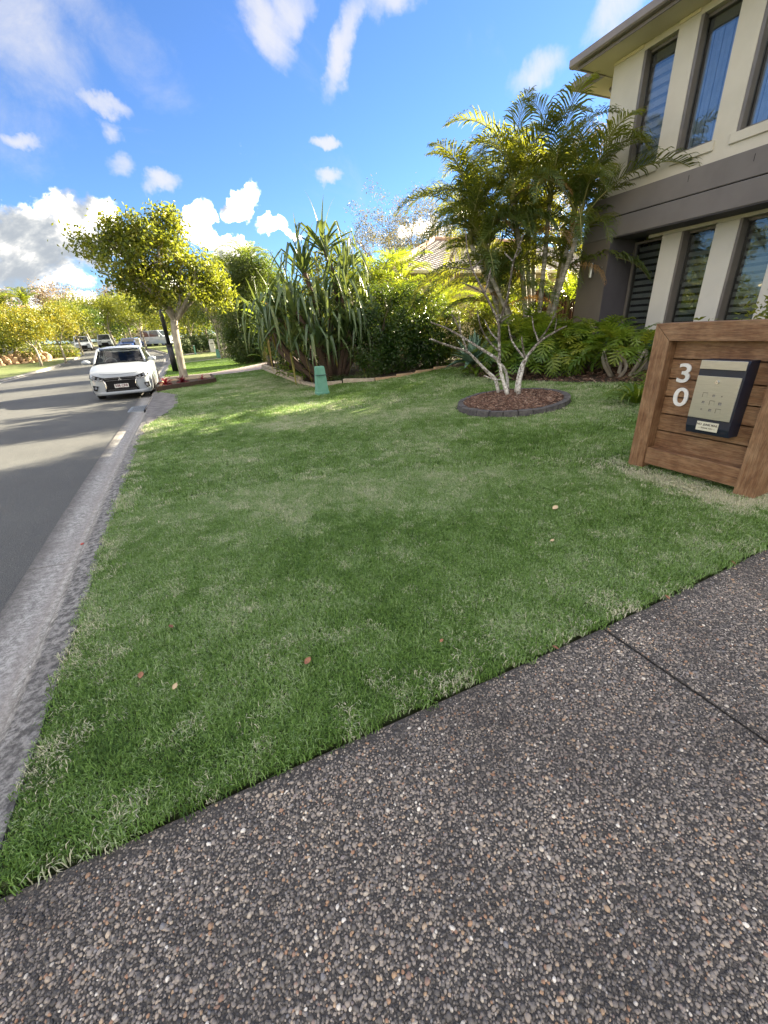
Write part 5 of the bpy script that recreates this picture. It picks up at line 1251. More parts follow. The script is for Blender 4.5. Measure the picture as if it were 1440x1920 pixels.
def simple_vehicle(name, label, loc, rz, L, Wd, kind, paint, hgt):
    t = thing(name, label, {'ute': 'pickup truck', 'suv': 'suv', 'sedan': 'car', 'van': 'van'}[kind], loc, rz)
    h = hgt; w = Wd/2
    prof = {'ute': [(0, .35), (0, .78), (.15, .98), (1.25, 1.08), (1.9, h), (3.3, h), (3.5, 1.12), (L, 1.10), (L, .42)],
            'suv': [(0, .35), (0, .78), (.15, 1.0), (1.1, 1.08), (1.75, h), (L-.5, h), (L-.05, 1.1), (L, .42)],
            'sedan': [(0, .28), (0, .62), (.25, .78), (1.2, .92), (1.9, h), (3.0, h), (3.7, 1.0), (L, .95), (L, .35)],
            'van': [(0, .30), (0, .80), (.25, 1.05), (.75, 1.22), (1.45, h), (L-.1, h), (L, 1.5), (L, .35)]}[kind]
    belt = {'ute': 1.05, 'suv': 1.05, 'sedan': .92, 'van': 1.15}[kind]
    mb = MB(); n = len(prof)
    secs = []
    for sx, shr in ((-1, 1), (1, 1)):
        pass
    vv = []; 
    for k, fx in enumerate((-1, -.86, .86, 1)):
        for (y, z) in prof:
            zz = z if abs(fx) < .9 else min(z, belt); yy = y
            vv.append((w*fx*(1 if z <= belt else .93), min(max(yy, .0 if abs(fx) < .9 else .06), L), zz))
    ff = [(k*n+i, k*n+(i+1) % n, (k+1)*n+(i+1) % n, (k+1)*n+i) for k in range(3) for i in range(n)]+[tuple(range(n)), tuple(reversed(range(3*n, 4*n)))]
    mb.add(vv, ff)
    body = part('body', mb, paint, t, world=False)
    bm = bmesh.new(); bm.from_mesh(body.data); bmesh.ops.recalc_face_normals(bm, faces=bm.faces[:]); bm.to_mesh(body.data); bm.free()
    # windows
    y0 = [p for p in prof if p[1] == h][0][0]; y1 = [p for p in prof if p[1] == h][1][0]; yb = prof[3][0]; zb = prof[3][1]
    part('windscreen', MB().add([(-w*.80, yb+.05, zb+.05), (w*.80, yb+.05, zb+.05), (w*.70, y0-.05, h-.07), (-w*.70, y0-.05, h-.07)], [(0, 1, 2, 3)]).mesh('windscreen', 'dark_glass'), None, t, world=False).location = (0, -.02, .015)
    for s in (-1, 1):
        for a, b in ((y0-.15, (y0+y1)/2-.03), ((y0+y1)/2+.03, y1-.02)):
            part('side_window', MB().add([(s*w*.945, a, belt+.04), (s*w*.945, b, belt+.04), (s*w*.875, b-.05, h-.08), (s*w*.875, a+.2, h-.08)], [(0, 1, 2, 3)]), 'dark_glass', t, world=False)
        for yy in (.85, L-.95): wheel(t, s*(w-.01), yy, .34 if kind != 'sedan' else .31, .2, s)
        part('headlight', MB().box(s*w*.60-.16, s*w*.60+.16, -.012, .05, .62 if kind == 'sedan' else .78, .74 if kind == 'sedan' else .92), 'lamp_glass', t, world=False)
        part('tail_light', MB().box(s*w*.86-.07, s*w*.86+.07, L-.03, L+.012, .75, 1.0), 'red_lens', t, world=False)
        part('mirror', MB().box(s*(w+.02), s*(w+.20), yb+.35, yb+.45, belt-.02, belt+.14, bev=.02), paint, t, world=False)
    part('rear_window', MB().add([(-w*.7, y1+.10, belt+.15), (w*.7, y1+.10, belt+.15), (w*.66, y1+.02, h-.08), (-w*.66, y1+.02, h-.08)], [(3, 2, 1, 0)]), 'dark_glass', t, world=False)
    part('grille', MB().box(-w*.45, w*.45, -.012, .03, .45, .72), 'car_black', t, world=False)
    part('bumper', MB().box(-w*.95, w*.95, -.05, .12, .30, .46, bev=.02).box(-w*.95, w*.95, L-.1, L+.05, .34, .48, bev=.02), 'car_black' if kind in ('ute', 'suv') else paint, t, world=False)
    if kind == 'ute': part('tray', MB().box(-w*.86, w*.86, 3.62, L-.08, 1.06, 1.101), 'car_black', t, world=False)
    return t
gz = lambda x, y: g(min(x, 0), y)
simple_vehicle('parked_pickup', 'white dual cab pickup parked across the street behind the bend', (-11.5, 63.5, .78), R(10), 5.1, 1.8, 'ute', 'car_white', 1.78)
simple_vehicle('parked_suv', 'white four wheel drive parked just right of the white pickup', (-10.3, 71.5, 1.0), R(6), 4.6, 1.8, 'suv', 'car_white', 1.80)
simple_vehicle('parked_sedan', 'blue sedan parked far down the street beyond the white hatchback', (-6.9, 61.2, .66), R(-14), 4.5, 1.78, 'sedan', 'car_blue', 1.42)
simple_vehicle('parked_van', 'white van parked side-on under the trees at the bend', (-1.55, 65.2, .90), R(62), 3.9, 1.8, 'van', 'car_white', 1.95)

# ------------------------------------------------------------------ neighbouring single-storey house
nz = .55
nh = thing('single_storey_house', 'cream single storey house with a grey tiled hip roof behind the hedge', 'house', (12, 17, nz))
X0, X1, Y0, Y1, ZE = 7.0, 21.0, 14.6, 23.0, 3.18
part('wall', MB().box(X0+.5, X1-.5, Y0+.5, Y1-.5, .3, ZE-.02), 'neighbour_wall', nh)
part('soffit', MB().box(X0+.02, X1-.02, Y0+.02, Y1-.02, ZE-.015, ZE+.01), 'soffit', nh)
part('gutter', MB().box(X0-.11, X1+.11, Y0-.11, Y0, ZE-.02, ZE+.11, bev=.02), 'soffit', nh); part('gutter', MB().box(X0-.11, X0, Y0+.001, Y1, ZE-.02, ZE+.11, bev=.02), 'soffit', nh)
part('downpipe', MB().tube([(9.55, Y0-.05, ZE-.02), (9.55, Y0-.05, ZE-.16), (9.20, Y0+.40, ZE-.42), (9.20, Y0+.44, .5)], .045, 8), 'soffit', nh)
hw = (Y1-Y0)/2; tn = math.tan(R(22)); ridge_y = Y0+hw; ridge_z = ZE+.10+hw*tn; rxa, rxb = X0+hw, X1-hw
rr_ = Vector((0, 0, 0))
def roof_courses(parent, side):
    """overlapping tile courses, each tile wave a raised roll"""
    n = 22
    for i in range(n):
        t0, t1 = i/n, (i+1.18)/n; t1 = min(t1, 1)
        if side == 'front':
            a0, b0 = (X0+hw*t0, X1-hw*t0), (X0+hw*t1, X1-hw*t1); y0_, y1_ = Y0+hw*t0-.02, Y0+hw*t1; z0_, z1_ = ZE+.10+hw*tn*t0+.035, ZE+.10+hw*tn*t1
            m_ = max(8, int((a0[1]-a0[0])/.15)); rows = [[], [], []]
            for k in range(m_+1):
                u = k/m_; w = .018*math.cos(k*math.pi)
                xa_ = a0[0]+(a0[1]-a0[0])*u; xb_ = b0[0]+(b0[1]-b0[0])*u
                rows[0].append((xa_, y0_, z0_-.045)); rows[1].append((xa_, y0_, z0_+w)); rows[2].append((xb_, y1_, z1_+w))
        else:
            a0, b0 = (Y0+hw*t0, Y1-hw*t0), (Y0+hw*t1, Y1-hw*t1); x0_, x1_ = X0+hw*t0-.02, X0+hw*t1; z0_, z1_ = ZE+.10+hw*tn*t0+.035, ZE+.10+hw*tn*t1
            m_ = max(6, int((a0[1]-a0[0])/.15)); rows = [[], [], []]
            for k in range(m_+1):
                u = 1-k/m_; w = .018*math.cos(k*math.pi)
                rows[0].append((x0_, a0[0]+(a0[1]-a0[0])*u, z0_-.045)); rows[1].append((x0_, a0[0]+(a0[1]-a0[0])*u, z0_+w)); rows[2].append((x1_, b0[0]+(b0[1]-b0[0])*u, z1_+w))
        part('tile_course', MB().grid(rows), 'tile_grey', parent)
roofn = part('roof', MB().add([(X0, Y0, ZE+.09), (X1, Y0, ZE+.09), (X1, Y1, ZE+.09), (X0, Y1, ZE+.09), (rxa, ridge_y, ridge_z-.01), (rxb, ridge_y, ridge_z-.01)], [(0, 1, 5, 4), (1, 2, 5), (2, 3, 4, 5), (3, 0, 4)]), 'tile_grey', nh)
roof_courses(roofn, 'front'); roof_courses(roofn, 'left')
def ridge_caps(a, b):
    a, b = Vector(a), Vector(b); L = (b-a).length; n = int(L/.38); d = (b-a)/n
    for i in range(n):
        p, q = a+d*i, a+d*(i+1.06); part('ridge_cap', MB().tube([p+Vector((0, 0, .03)), q+Vector((0, 0, .045))], [.105, .115], 8), 'tile_orange', roofn)
ridge_caps((X0, Y0, ZE+.12), (rxa, ridge_y, ridge_z)); ridge_caps((rxa, ridge_y, ridge_z), (rxb, ridge_y, ridge_z))

# ------------------------------------------------------------------ across the street
def plain_house(label, x0, x1, y0, y1, zf, wallm, roofm, hwall=2.7, wins=(), door=None):
    t = thing('street_house', label, 'house', ((x0+x1)/2, (y0+y1)/2, zf)); part('wall', MB().box(x0, x1, y0, y1, zf-.3, zf+hwall), wallm, t)
    o = .6; rx, ry = x1-x0+2*o, y1-y0+2*o; hh = min(rx, ry)/2; z = zf+hwall; r_ = hh*math.tan(R(23))
    if rx < ry: rg = [((x0+x1)/2, y0-o+hh, z+r_), ((x0+x1)/2, y1+o-hh, z+r_)]; F = [(0, 4, 5, 3), (0, 1, 4), (1, 2, 5, 4), (2, 3, 5)]
    else: rg = [(x0-o+hh, (y0+y1)/2, z+r_), (x1+o-hh, (y0+y1)/2, z+r_)]; F = [(0, 1, 5, 4), (1, 2, 5), (2, 3, 4, 5), (3, 0, 4)]
    part('roof', MB().add([(x0-o, y0-o, z), (x1+o, y0-o, z), (x1+o, y1+o, z), (x0-o, y1+o, z)]+rg, F+[(3, 2, 1, 0)]), roofm, t)
    part('gutter', MB().box(x1+o-.01, x1+o+.11, y0-o, y1+o, z-.03, z+.10), 'soffit', t)
    for a, b in wins:
        w = part('window', MB().box(x1+.005, x1+.04, a, b, zf+.8, zf+2.2), 'frame_metal', t); part('pane', MB().box(x1+.042, x1+.05, a+.06, b-.06, zf+.86, zf+2.14), 'dark_glass', w)
    if door:
        d = part('door', MB().box(x1+.005, x1+.05, door[0], door[1], zf, zf+2.15), 'tan_paver', t)
        for k in range(4): part('panel', MB().box(x1+.052, x1+.062, door[0]+.05, door[1]-.05, zf+.06+k*.53, zf+.55+k*.53), 'tan_wall', d)
    return t
plain_house('tan single storey house across the street mirrored in the lower windows', -27, -17, 2, 17, .1, 'tan_wall', 'tile_grey', wins=((3, 5), (6.5, 8.5), (15, 16.4)), door=(9.6, 14.4))
plain_house('pale house with a red hip roof at the left among the palms', -31, -19.5, 50, 62, 1.6, 'cream_wall', 'red_roof', wins=((51, 53), (55, 58)))
plain_house('distant grey roofed house over the far end of the street', -24, -8, 104, 116, 3.0, 'tan_wall', 'tile_grey', hwall=2.6)
# ------------------------------------------------------------------ street tree (main, left)
def street_tree_main():
    x, y = -.38, 18.6; t = thing('street_tree', 'large yellow-green street tree with a pale forked trunk behind the white hatchback', 'tree', (x, y, .10))
    mb = MB(); fork = Vector((-.22, 18.65, 2.25))
    mb.tube([(x, y, .0), (x+.01, y, .12), (x+.02, y, .5), (x+.05, y, 1.1), (x+.08, y, 1.7), fork], [.19, .165, .14, .13, .135, .12], 12)
    ends = [(-1.25, 18.4, 3.9), (-.75, 19.2, 4.3), (-.2, 18.2, 4.4), (.35, 18.9, 4.2), (.9, 18.5, 3.6), (1.1, 19.1, 3.2), (-1.6, 18.9, 4.6), (-.9, 18.0, 3.3)]
    # crown made of overlapping lobes traced from the outline of the tree
    lobes = [((-1.75, 18.6, 4.65), (.95, .9, .50), 20), ((-1.05, 18.6, 4.95), (.75, .9, .55), 16), ((-.3, 18.6, 4.85), (.9, 1.1, .60), 20), ((.3, 18.6, 5.15), (.42, .5, .42), 7), ((-.9, 18.4, 4.0), (1.1, 1.2, .75), 28),
             ((.25, 18.6, 4.3), (1.0, 1.2, .75), 26), ((1.05, 18.7, 3.75), (.85, 1.1, .75), 22), ((1.45, 18.6, 3.15), (.65, .9, .55), 16), ((-.35, 18.4, 3.35), (1.0, 1.2, .55), 22), ((.6, 18.5, 3.0), (.8, .9, .40), 14), ((-1.0, 18.6, 3.1), (.55, .7, .35), 8), ((-1.25, 18.5, 3.45), (.75, .8, .5), 14), ((-.7, 18.5, 2.75), (.7, .8, .32), 10), ((.15, 18.6, 5.55), (.22, .2, .28), 3)]
    parts_ = []; cls = []
    for c, r_, n in lobes:
        cl, pos = clump_positions(c, r_, n, 66, .17, .30, bottom=-.8); cls += list(cl)
        parts_.append(leaf_cloud(pos, .14, width=.45, up=.35, centre=np.array(c), ob=.5, curl=.25))
    for e in ends:
        pts = limb(mb, fork-Vector((0, 0, .15)), e, .075, .028, .10, 8, 7)
        near = sorted(cls, key=lambda c: np.linalg.norm(c-np.array(e)))[:18]
        for c in near: limb(mb, pts[random.choice([3, 4, 5, 6])], c, .020, .006, .10, 5, 4)
    part('trunk', mb, 'bark_pale', t, smooth=True)
    V, F = merge(parts_); part('crown', raw_mesh('crown', V, F, 'leaf_street'), None, t)
street_tree_main()

# ------------------------------------------------------------------ palms
FRG = [frond_mesh('frond', 'frond_green', L=2.0+.12*k, elev=R(80-8*k), droop=R(100+9*k), nl=48, ll=.50+.02*k, lw=.034, side=.10*(-1)**k) for k in range(6)]
FRO = [frond_mesh('frond', 'frond_green', L=2.1, elev=R(30-14*k), droop=R(85), nl=46, ll=.55, lw=.034, side=.1, leaf_droop=.9) for k in range(3)]
FRY = [frond_mesh('frond', 'frond_yellow', L=1.8+.15*k, elev=R(72-10*k), droop=R(95), nl=34, ll=.48, lw=.038, side=.1*(-1)**k) for k in range(4)]
FRB = [frond_mesh('frond', 'frond_brown', L=1.9, elev=R(20-20*k), droop=R(90), nl=28, ll=.42, lw=.022, stalk='dry_stalk', leaf_droop=1.6) for k in range(2)]
def palm_clump(name, label, base, stems, meshes, old=(), r=.055, group=None, cat='palm', nf=9, dead=1, sc=1.0, stem_m='palm_stem', spread=None, azf=None):
    t = thing(name, label, cat, base, group=group); bx_, by_, bz_ = base
    for si, (dx, dy, h, lx, ly) in enumerate(stems):
        mb = MB(); n = 9; P = [(dx+lx*(i/(n-1))**1.6, dy+ly*(i/(n-1))**1.6, -.05+h*i/(n-1)) for i in range(n)]
        mb.tube(P, [r*(1.15-.3*i/(n-1)) for i in range(n)], 9); top = Vector(P[-1])
        st_ = part('stem', mb, stem_m, t, world=False, smooth=True)
        mb = MB().tube([top-Vector((0, 0, .02)), top+Vector((lx*.03, ly*.03, .25)), top+Vector((lx*.05, ly*.05, .55))], [r*1.1, r*1.0, r*.35], 8)
        part('crownshaft', mb, 'frond_stalk', t, world=False, smooth=True)
        a0 = random.random()*6.28
        for k in range(nf):
            f = k/max(1, nf-1); a = a0+k*2.399
            if azf is not None: a = azf(a)
            if f > .72 and old: me = random.choice(old)
            else: me = meshes[min(len(meshes)-1, int(f*len(meshes)*.999))]
            inst('frond', me, t, tuple(top+Vector((0, 0, .38-.25*f))), (random.uniform(-.12, .12), random.uniform(-.14, .10), a), sc*random.uniform(.85, 1.12))
        for k in range(dead):
            inst('dead_frond', FRB[k % 2], t, tuple(top+Vector((0, 0, .1))), (random.uniform(-.2, .2), random.uniform(-.1, .1), random.random()*6.28), sc*random.uniform(.7, .95))
    return t
palm_clump('golden_cane_palm', 'tall clump of palms arching over the lawn beside the house', (8.0, 8.55, .50),
           [(.05, .15, 2.6, -.2, .15), (.42, -.15, 2.9, .1, -.2), (-.30, .25, 2.9, -.9, .7), (0, -.15, 3.3, -.1, -.1), (.25, .3, 2.4, .1, .3), (-.15, 0, 3.4, -.55, .25), (.35, .1, 1.9, .2, -.2), (.1, -.3, 2.6, .1, -.55),
            (-.4, 0, 2.1, -.8, .4), (-.1, .3, 1.4, -.3, .3), (-.3, .1, 1.2, -.5, .2), (-.5, .3, 2.7, -.9, .5), (-.2, .4, 2.2, -.5, .8), (.0, .2, 3.05, -.2, .5)], FRG, FRO, nf=10, dead=1, sc=.95)
palm_clump('golden_cane_palm', 'lower backlit golden palm filling the gap behind the tall clump', (9.0, 10.6, .55),
           [(0, 0, .5, .1, 0), (.4, .3, .7, .2, .2), (-.5, .2, .5, -.3, .1), (-.2, .6, .6, 0, .3)], FRY, (), nf=8, dead=0, sc=.78, r=.045)
palm_clump('golden_cane_palm', 'backlit palm added in the gap between the two houses to streak the lawn sunlight', (13.2, 12.3, .6), [(0, 0, 1.0, .0, .2), (.5, .5, 1.3, .3, .2)], FRY, (), nf=7, dead=0, sc=.75, r=.05)  # added to break the sun patch on the lawn into streaks
palm_clump('golden_cane_palm', 'pale dry fringed palm close to the brown batten fence', (9.5, 9.15, .55), [(0, 0, 1.0, .0, -.2)], FRY[1:], (), nf=8, dead=1, sc=.72, r=.04)
palm_clump('golden_cane_palm', 'bright yellow-green palm rising behind the dark clipped shrub', (6.2, 13.6, .35),
           [(0, 0, 2.0, -.2, 0), (.5, .2, 2.3, .4, .2), (-.4, .3, 1.7, -.3, .2), (.2, -.3, 1.4, .2, -.2)], FRY, (), nf=9, dead=0, sc=.85, r=.045)
palm_clump('golden_cane_palm', 'small yellowish palm with upright fronds in front of the tiled roof', (7.35, 12.4, .42),
           [(0, 0, 1.1, .0, 0), (.4, .2, 1.3, .3, .1), (-.3, .2, .8, -.2, .1)], FRY[1:], FRO[:1], nf=8, dead=1, sc=.80, r=.045)
palm_clump('fan_crowned_palm', 'feathery palm crown showing above the tall pale green hedge', (4.0, 27.7, .15), [(0, 0, 4.9, .2, 0), (-.9, .4, 4.4, -.2, 0)], FRY[:2]+FRG[2:4], (), nf=13, dead=1, sc=.85, r=.09)
# palms across the street, left edge
palm_clump('street_palm', 'pair of palm heads above the left verge before the red roofed house', (-14.2, 49.5, .4), [(0, 0, 4.1, .2, 0), (1.6, .8, 4.4, .2, .1)], FRG[:2]+FRY[:2], (), nf=13, dead=1, sc=1.0, r=.13)

# ------------------------------------------------------------------ screw pine with kinked straps
def screw_pine():
    t = thing('screw_pine', 'huge strappy screw pine with folded hanging blades above the sleeper wall', 'shrub', (3.75, 12.2, .12))
    ms = []
    for k in range(8):
        L = 1.35+.10*(k % 4); mb = MB(); v, f = strip_leaf(L, .118, R(70-6*k), R(26), 9, kink=.40+.05*(k % 3), kink_ang=R(80+9*(k % 4)), fold=.42, taper=.9, twist=.2*(-1)**k); mb.add(v, f); ms.append(mb.mesh('leaf', 'pandan', True))
    up_ = []
    for k in range(3):
        mb = MB(); v, f = strip_leaf(1.25, .08, R(84-6*k), R(22), 8, fold=.45, taper=.8); mb.add(v, f); up_.append(mb.mesh('leaf', 'pandan', True))
    old = []
    for k in range(3):
        mb = MB(); v, f = strip_leaf(1.3+.1*k, .075, R(15), R(60), 9, kink=.25, kink_ang=R(85), fold=.25, twist=.5); mb.add(v, f); old.append(mb.mesh('old_leaf', 'pandan_old', True))
    heads = [(.15, .1, 3.5), (.75, .1, 3.0), (-.45, .2, 2.95), (-.95, -.35, 1.9), (.5, -.65, 1.5), (-1.5, .4, 1.6), (-.55, -.75, 1.15), (1.05, -.5, 1.2), (-1.5, 1.9, 1.9), (.45, -.3, 2.3), (-.85, .3, 2.3), (-.1, -.35, 2.1), (1.15, -.1, 2.1), (-1.2, .6, 1.9), (-.6, -.3, 1.6), (.85, -.4, 1.6), (-1.45, 1.3, 1.5), (.3, -.5, 1.3), (-1.05, -.1, 1.1), (-.2, -.6, .95), (-1.3, 2.6, 1.3)]
    n = 0
    for hi, (dx, dy, h) in enumerate(heads):
        mb = MB(); bx_ = dx*.25; by_ = dy*.3; limb(mb, (bx_, by_, -.05), (dx, dy, h), .085, .06, .10, 8, 7)
        part('stem', mb, 'dark_timber', t, world=False, smooth=True)
        nn = 19
        for i in range(nn):
            a = i*2.399+hi; f = i/nn
            me = random.choice(up_) if f < .12 else random.choice(ms[:5] if f < .6 else ms[3:])
            inst('leaf', me, t, (dx+.04*math.cos(a), dy+.04*math.sin(a), h-.22*f), (random.uniform(-.1, .1), random.uniform(-.12, .12), a), random.uniform(.80, 1.08)); n += 1
        for i in range(1):
            a = random.random()*6.28; inst('old_leaf', random.choice(old), t, (dx+.05*math.cos(a), dy+.05*math.sin(a), h-.28), (0, random.uniform(0, .2), a), random.uniform(.8, 1.1))
screw_pine()

def broad_leaf(L, W, elev, droop, m, seg=7, fold=.22, name='leaf', petiole=.3, wav=.0):
    mb = MB(); P = [Vector((0, 0, 0))]; ang = elev; p = Vector((0, 0, 0)); pts = []
    d = Vector((math.cos(ang), 0, math.sin(ang))); base = d*petiole
    mb.tube([p, base], [.012, .008], 4)
    p = base
    for i in range(seg+1):
        t = i/seg; w = W*.5*math.sin(math.pi*min(.99, t*.93+.04))**.75; nr = Vector((-math.sin(ang), 0, math.cos(ang))); wv = wav*math.sin(t*14)
        pts.append([p+Vector((0, w, 0))+nr*(w*fold+wv), p+Vector((0, w*.5, 0))+nr*(w*fold*.35), p.copy(), p-Vector((0, w*.5, 0))+nr*(w*fold*.35), p-Vector((0, w, 0))+nr*(w*fold-wv)])
        p = p+Vector((math.cos(ang), 0, math.sin(ang)))*L/seg; ang -= droop/seg
    mb.grid(pts); return mb.mesh(name, m, True)
def leafy_plant(name, label, cat, loc, meshes, n, h, rad, group=None, spread=.0, scale=(.8, 1.15), leafname='leaf', tilt=.3, stem_m=None):
    t = thing(name, label, cat, loc, group=group)
    for i in range(n):
        a = i*2.399; f = (i+.5)/n; r_ = rad*math.sqrt(random.random()); zz = h*random.uniform(.0, 1.0)
        inst(leafname, random.choice(meshes), t, (r_*math.cos(a), r_*math.sin(a), zz), (random.uniform(-tilt, tilt), random.uniform(-tilt, tilt), a+random.uniform(-.5, .5)), random.uniform(*scale))
    if stem_m:
        mb = MB()
        for k in range(7):
            a = random.random()*6.28; mb.tube([(rad*.5*math.cos(a), rad*.5*math.sin(a), -.03), (rad*.6*math.cos(a+.2), rad*.6*math.sin(a+.2), h*.9)], [.02, .012], 6)
        part('stems', mb, stem_m, t, world=False)
    return t
CAN = [broad_leaf(.50+.05*k, .20, R(65-15*k), R(60), 'canna') for k in range(3)]
CNO = [broad_leaf(.34, .13, R(55), R(50), 'canna_orange')]
leafy_plant('canna_lily', 'broad leaved canna with orange top leaves left of the screw pine', 'plant', (2.95, 16.0, .25), CAN, 34, 1.6, .35, scale=(.8, 1.2), stem_m='frond_stalk')
cn = leafy_plant('canna_lily', 'orange flowering canna tips showing through the screw pine blades', 'plant', (3.35, 15.3, .9), CNO, 12, 1.6, .45, scale=(.7, 1.1), stem_m='frond_stalk')
leafy_plant('ground_cover_plant', 'low light green broad leaves along the foot of the screw pine', 'plant', (3.15, 12.9, .14), [broad_leaf(.30, .11, R(55-12*k), R(60), 'canna', petiole=.1) for k in range(3)], 46, .22, .42)
leafy_plant('ground_cover_plant', 'low broad leaves spilling over the sleepers at the left end', 'plant', (3.12, 14.3, .2), [broad_leaf(.28, .10, R(50-12*k), R(60), 'canna', petiole=.1) for k in range(3)], 34, .25, .40)
rosette('red_leaf_plant', 'reddish brown bromeliad under the canna by the sleeper wall', 'plant', (3.1, 15.2, .26), .45, 18, 'red_leaf', .05)
tp = thing('tree_fern_stump', 'dark fibrous stump with drooping straps at the left end of the sleepers', 'plant', (3.2, 19.4, .05))
part('trunk', MB().tube([(3.2, 19.4, .0), (3.2, 19.4, .65)], [.17, .13], 10), 'bark_dark', tp, smooth=True)
oldm = [m for m in bpy.data.meshes if m.name.startswith('old_leaf')]
for i in range(14): inst('leaf', random.choice(oldm), tp, (0, 0, .85), (0, random.uniform(-.3, 0), i*2.4), .7)
# tufted liriope
def tufted(label, x, y, n, L, m='pandan', W=.014, group='strappy tufts in the garden beds'):
    t = thing('strappy_tuft', label, 'plant', (x, y, g(x, y)+.01), group=group); me = []
    for k in range(4):
        mb = MB(); v, f = strip_leaf(L*(.85+.1*k), W, R(80-13*k), R(95), 6, fold=.3, taper=.8); mb.add(v, f); me.append(mb.mesh('blade', m, True))
    for i in range(n):
        a = i*2.399; inst('blade', me[i % 4], t, (.03*math.cos(a), .03*math.sin(a), 0), (random.uniform(-.15, .15), random.uniform(-.15, .15), a), random.uniform(.8, 1.15))
    return t
tufted('strappy tuft just right of the green pillar', 3.75, 11.65, 75, .42, W=.018)
tufted('strappy tuft by the left foot of the dark shrub', 4.45, 11.05, 80, .45, W=.018)
tufted('small strappy tuft between two larger tufts by the edging', 4.1, 11.35, 50, .34, W=.018)
# tufts / agapanthus by the letterbox wall
AGP = []
for k in range(4):
    mb = MB(); v, f = strip_leaf(.46+.04*k, .034, R(78-14*k), R(85), 7, fold=.2, taper=1.0); mb.add(v, f); AGP.append(mb.mesh('leaf', 'philo', True))
for (x, y, n, lb) in ((5.75, 3.95, 48, 'strappy dark green clump nearest the letterbox wall'), (6.35, 4.15, 44, 'strappy dark green clump behind the nearest one by the house'), (7.1, 4.55, 40, 'strappy clump close to the white sill of the house'), (6.05, 3.35, 44, 'strappy clump mostly hidden by the letterbox wall')):
    t = thing('agapanthus', lb, 'plant', (x, y, g(x, y)+.01), group='strappy clumps beside the house')
    for i in range(n):
        a = i*2.399; inst('leaf', AGP[i % 4], t, (.05*math.cos(a), .05*math.sin(a), 0), (random.uniform(-.2, .2), random.uniform(-.2, .2), a), random.uniform(.8, 1.2))

# ------------------------------------------------------------------ philodendron shrubs with lobed leaves
def lobed_leaf(L=.42, W=.34, m='philo', droop=R(55), elev=R(30)):
    mb = MB(); n = 7; ang = elev; p = Vector((0, 0, 0)); mb.tube([Vector((-.32, 0, -.22)), Vector((-.12, 0, -.03)), p], [.010, .008, .006], 4)
    rows = []; mid = []
    for i in range(n*2+1):
        mid.append((p.copy(), ang)); p = p+Vector((math.cos(ang), 0, math.sin(ang)))*L/(n*2); ang -= droop/(n*2)
    for i, (q, an) in enumerate(mid):
        nr = Vector((-math.sin(an), 0, math.cos(an))); w = .030*(1-i/(2*n+1))+.005; rows.append([q+Vector((0, w, 0))+nr*.004, q, q-Vector((0, w, 0))+nr*.004])
    mb.grid(rows)
    for k in range(n):
        i = 2*k; q, an = mid[i]; q2, _ = mid[i+1]; t = k/n; fw_ = Vector((math.cos(an), 0, math.sin(an))); nr = Vector((-math.sin(an), 0, math.cos(an)))
        l = W*.5*math.sin(math.pi*(t*.80+.18))**.8*(1.0+.1*(k % 2))
        for s in (1, -1):
            d = (Vector((0, s, 0))*math.cos(.25+t*.75)+fw_*math.sin(.05+t*.95)+nr*.18).normalized(); w = L*.070
            a = q; b = q+d*l*.55; c = q+d*l-nr*l*.14
            mb.add([a-fw_*w*.5, a+fw_*w*.6, b+fw_*w*.95, b-fw_*w*.75, c+fw_*w*.55, c-fw_*w*.35, c+d*l*.10], [(0, 1, 2, 3), (3, 2, 4, 5), (5, 4, 6)])
    return mb.mesh('leaf', m, False)
PH = [lobed_leaf(.36+.04*k, .32+.03*k, elev=R(55-22*k), droop=R(50+10*k)) for k in range(4)]
def philodendron(label, cx, cy, rx, ry, h, n, trunks=5, lift=0.0):
    z = g(cx, cy); t = thing('philodendron', label, 'shrub', (cx, cy, z), group='lobed leaf philodendrons in the bed by the house')
    mb = MB(); 
    for k in range(trunks):
        a = 2.4*k; r_ = .6; e = (rx*.55*math.cos(a), ry*.55*math.sin(a), h*.55); limb(mb, (e[0]*.4, e[1]*.4, -.04), e, .035, .025, .3, 7, 7)
    part('stems', mb, 'bark_dark' if not lift else 'bark_pale', t, world=False, smooth=True)
    for i in range(n):
        while True:
            d = rng.normal(size=3); d /= np.linalg.norm(d)
            if d[2] > -.35: break
        k = .72+.30*random.random(); p = Vector((d[0]*rx*k, d[1]*ry*k, h*(.42+lift)+d[2]*h*(.52-lift)*k)); p.z = max(p.z, .10)
        a = math.atan2(d[1], d[0])+random.uniform(-.5, .5); inst('leaf', PH[random.choice([0, 1, 2] if d[2] > .4 else [1, 2, 3])], t, tuple(p), (random.uniform(-.3, .3), random.uniform(-.25, .35), a), random.uniform(.75, 1.15))
philodendron('wide lobed leaf philodendron behind the mulch ring', 6.95, 7.35, .95, 1.05, 1.15, 190)
philodendron('philodendron filling the bed in front of the grey pier', 7.75, 6.55, .85, .85, 1.0, 130)
philodendron('open leggy philodendron with bare stems before the dark window', 7.35, 5.45, .60, .65, .85, 60, 7, .15)
philodendron('tall dark philodendron against the palms', 7.55, 8.3, .75, .8, 1.25, 110)
solo('garden_rock', MB().prism([(8.05, 4.9), (8.6, 4.8), (8.75, 5.5), (8.3, 5.85), (7.95, 5.5)], 'z', .42, .58), 'concrete', 'flat grey stone under the white sill of the house', 'rock', (8.3, 5.3, .42))
pt = thing('teal_pot', 'glossy teal plant pot beside the pale pillar of the house', 'plant pot', (8.75, 5.92, .5))
n_ = 18; prof_ = [(.10, .50), (.145, .55), (.175, .80), (.165, .90), (.19, .93), (.19, .97), (.165, .97), (.15, .90)]
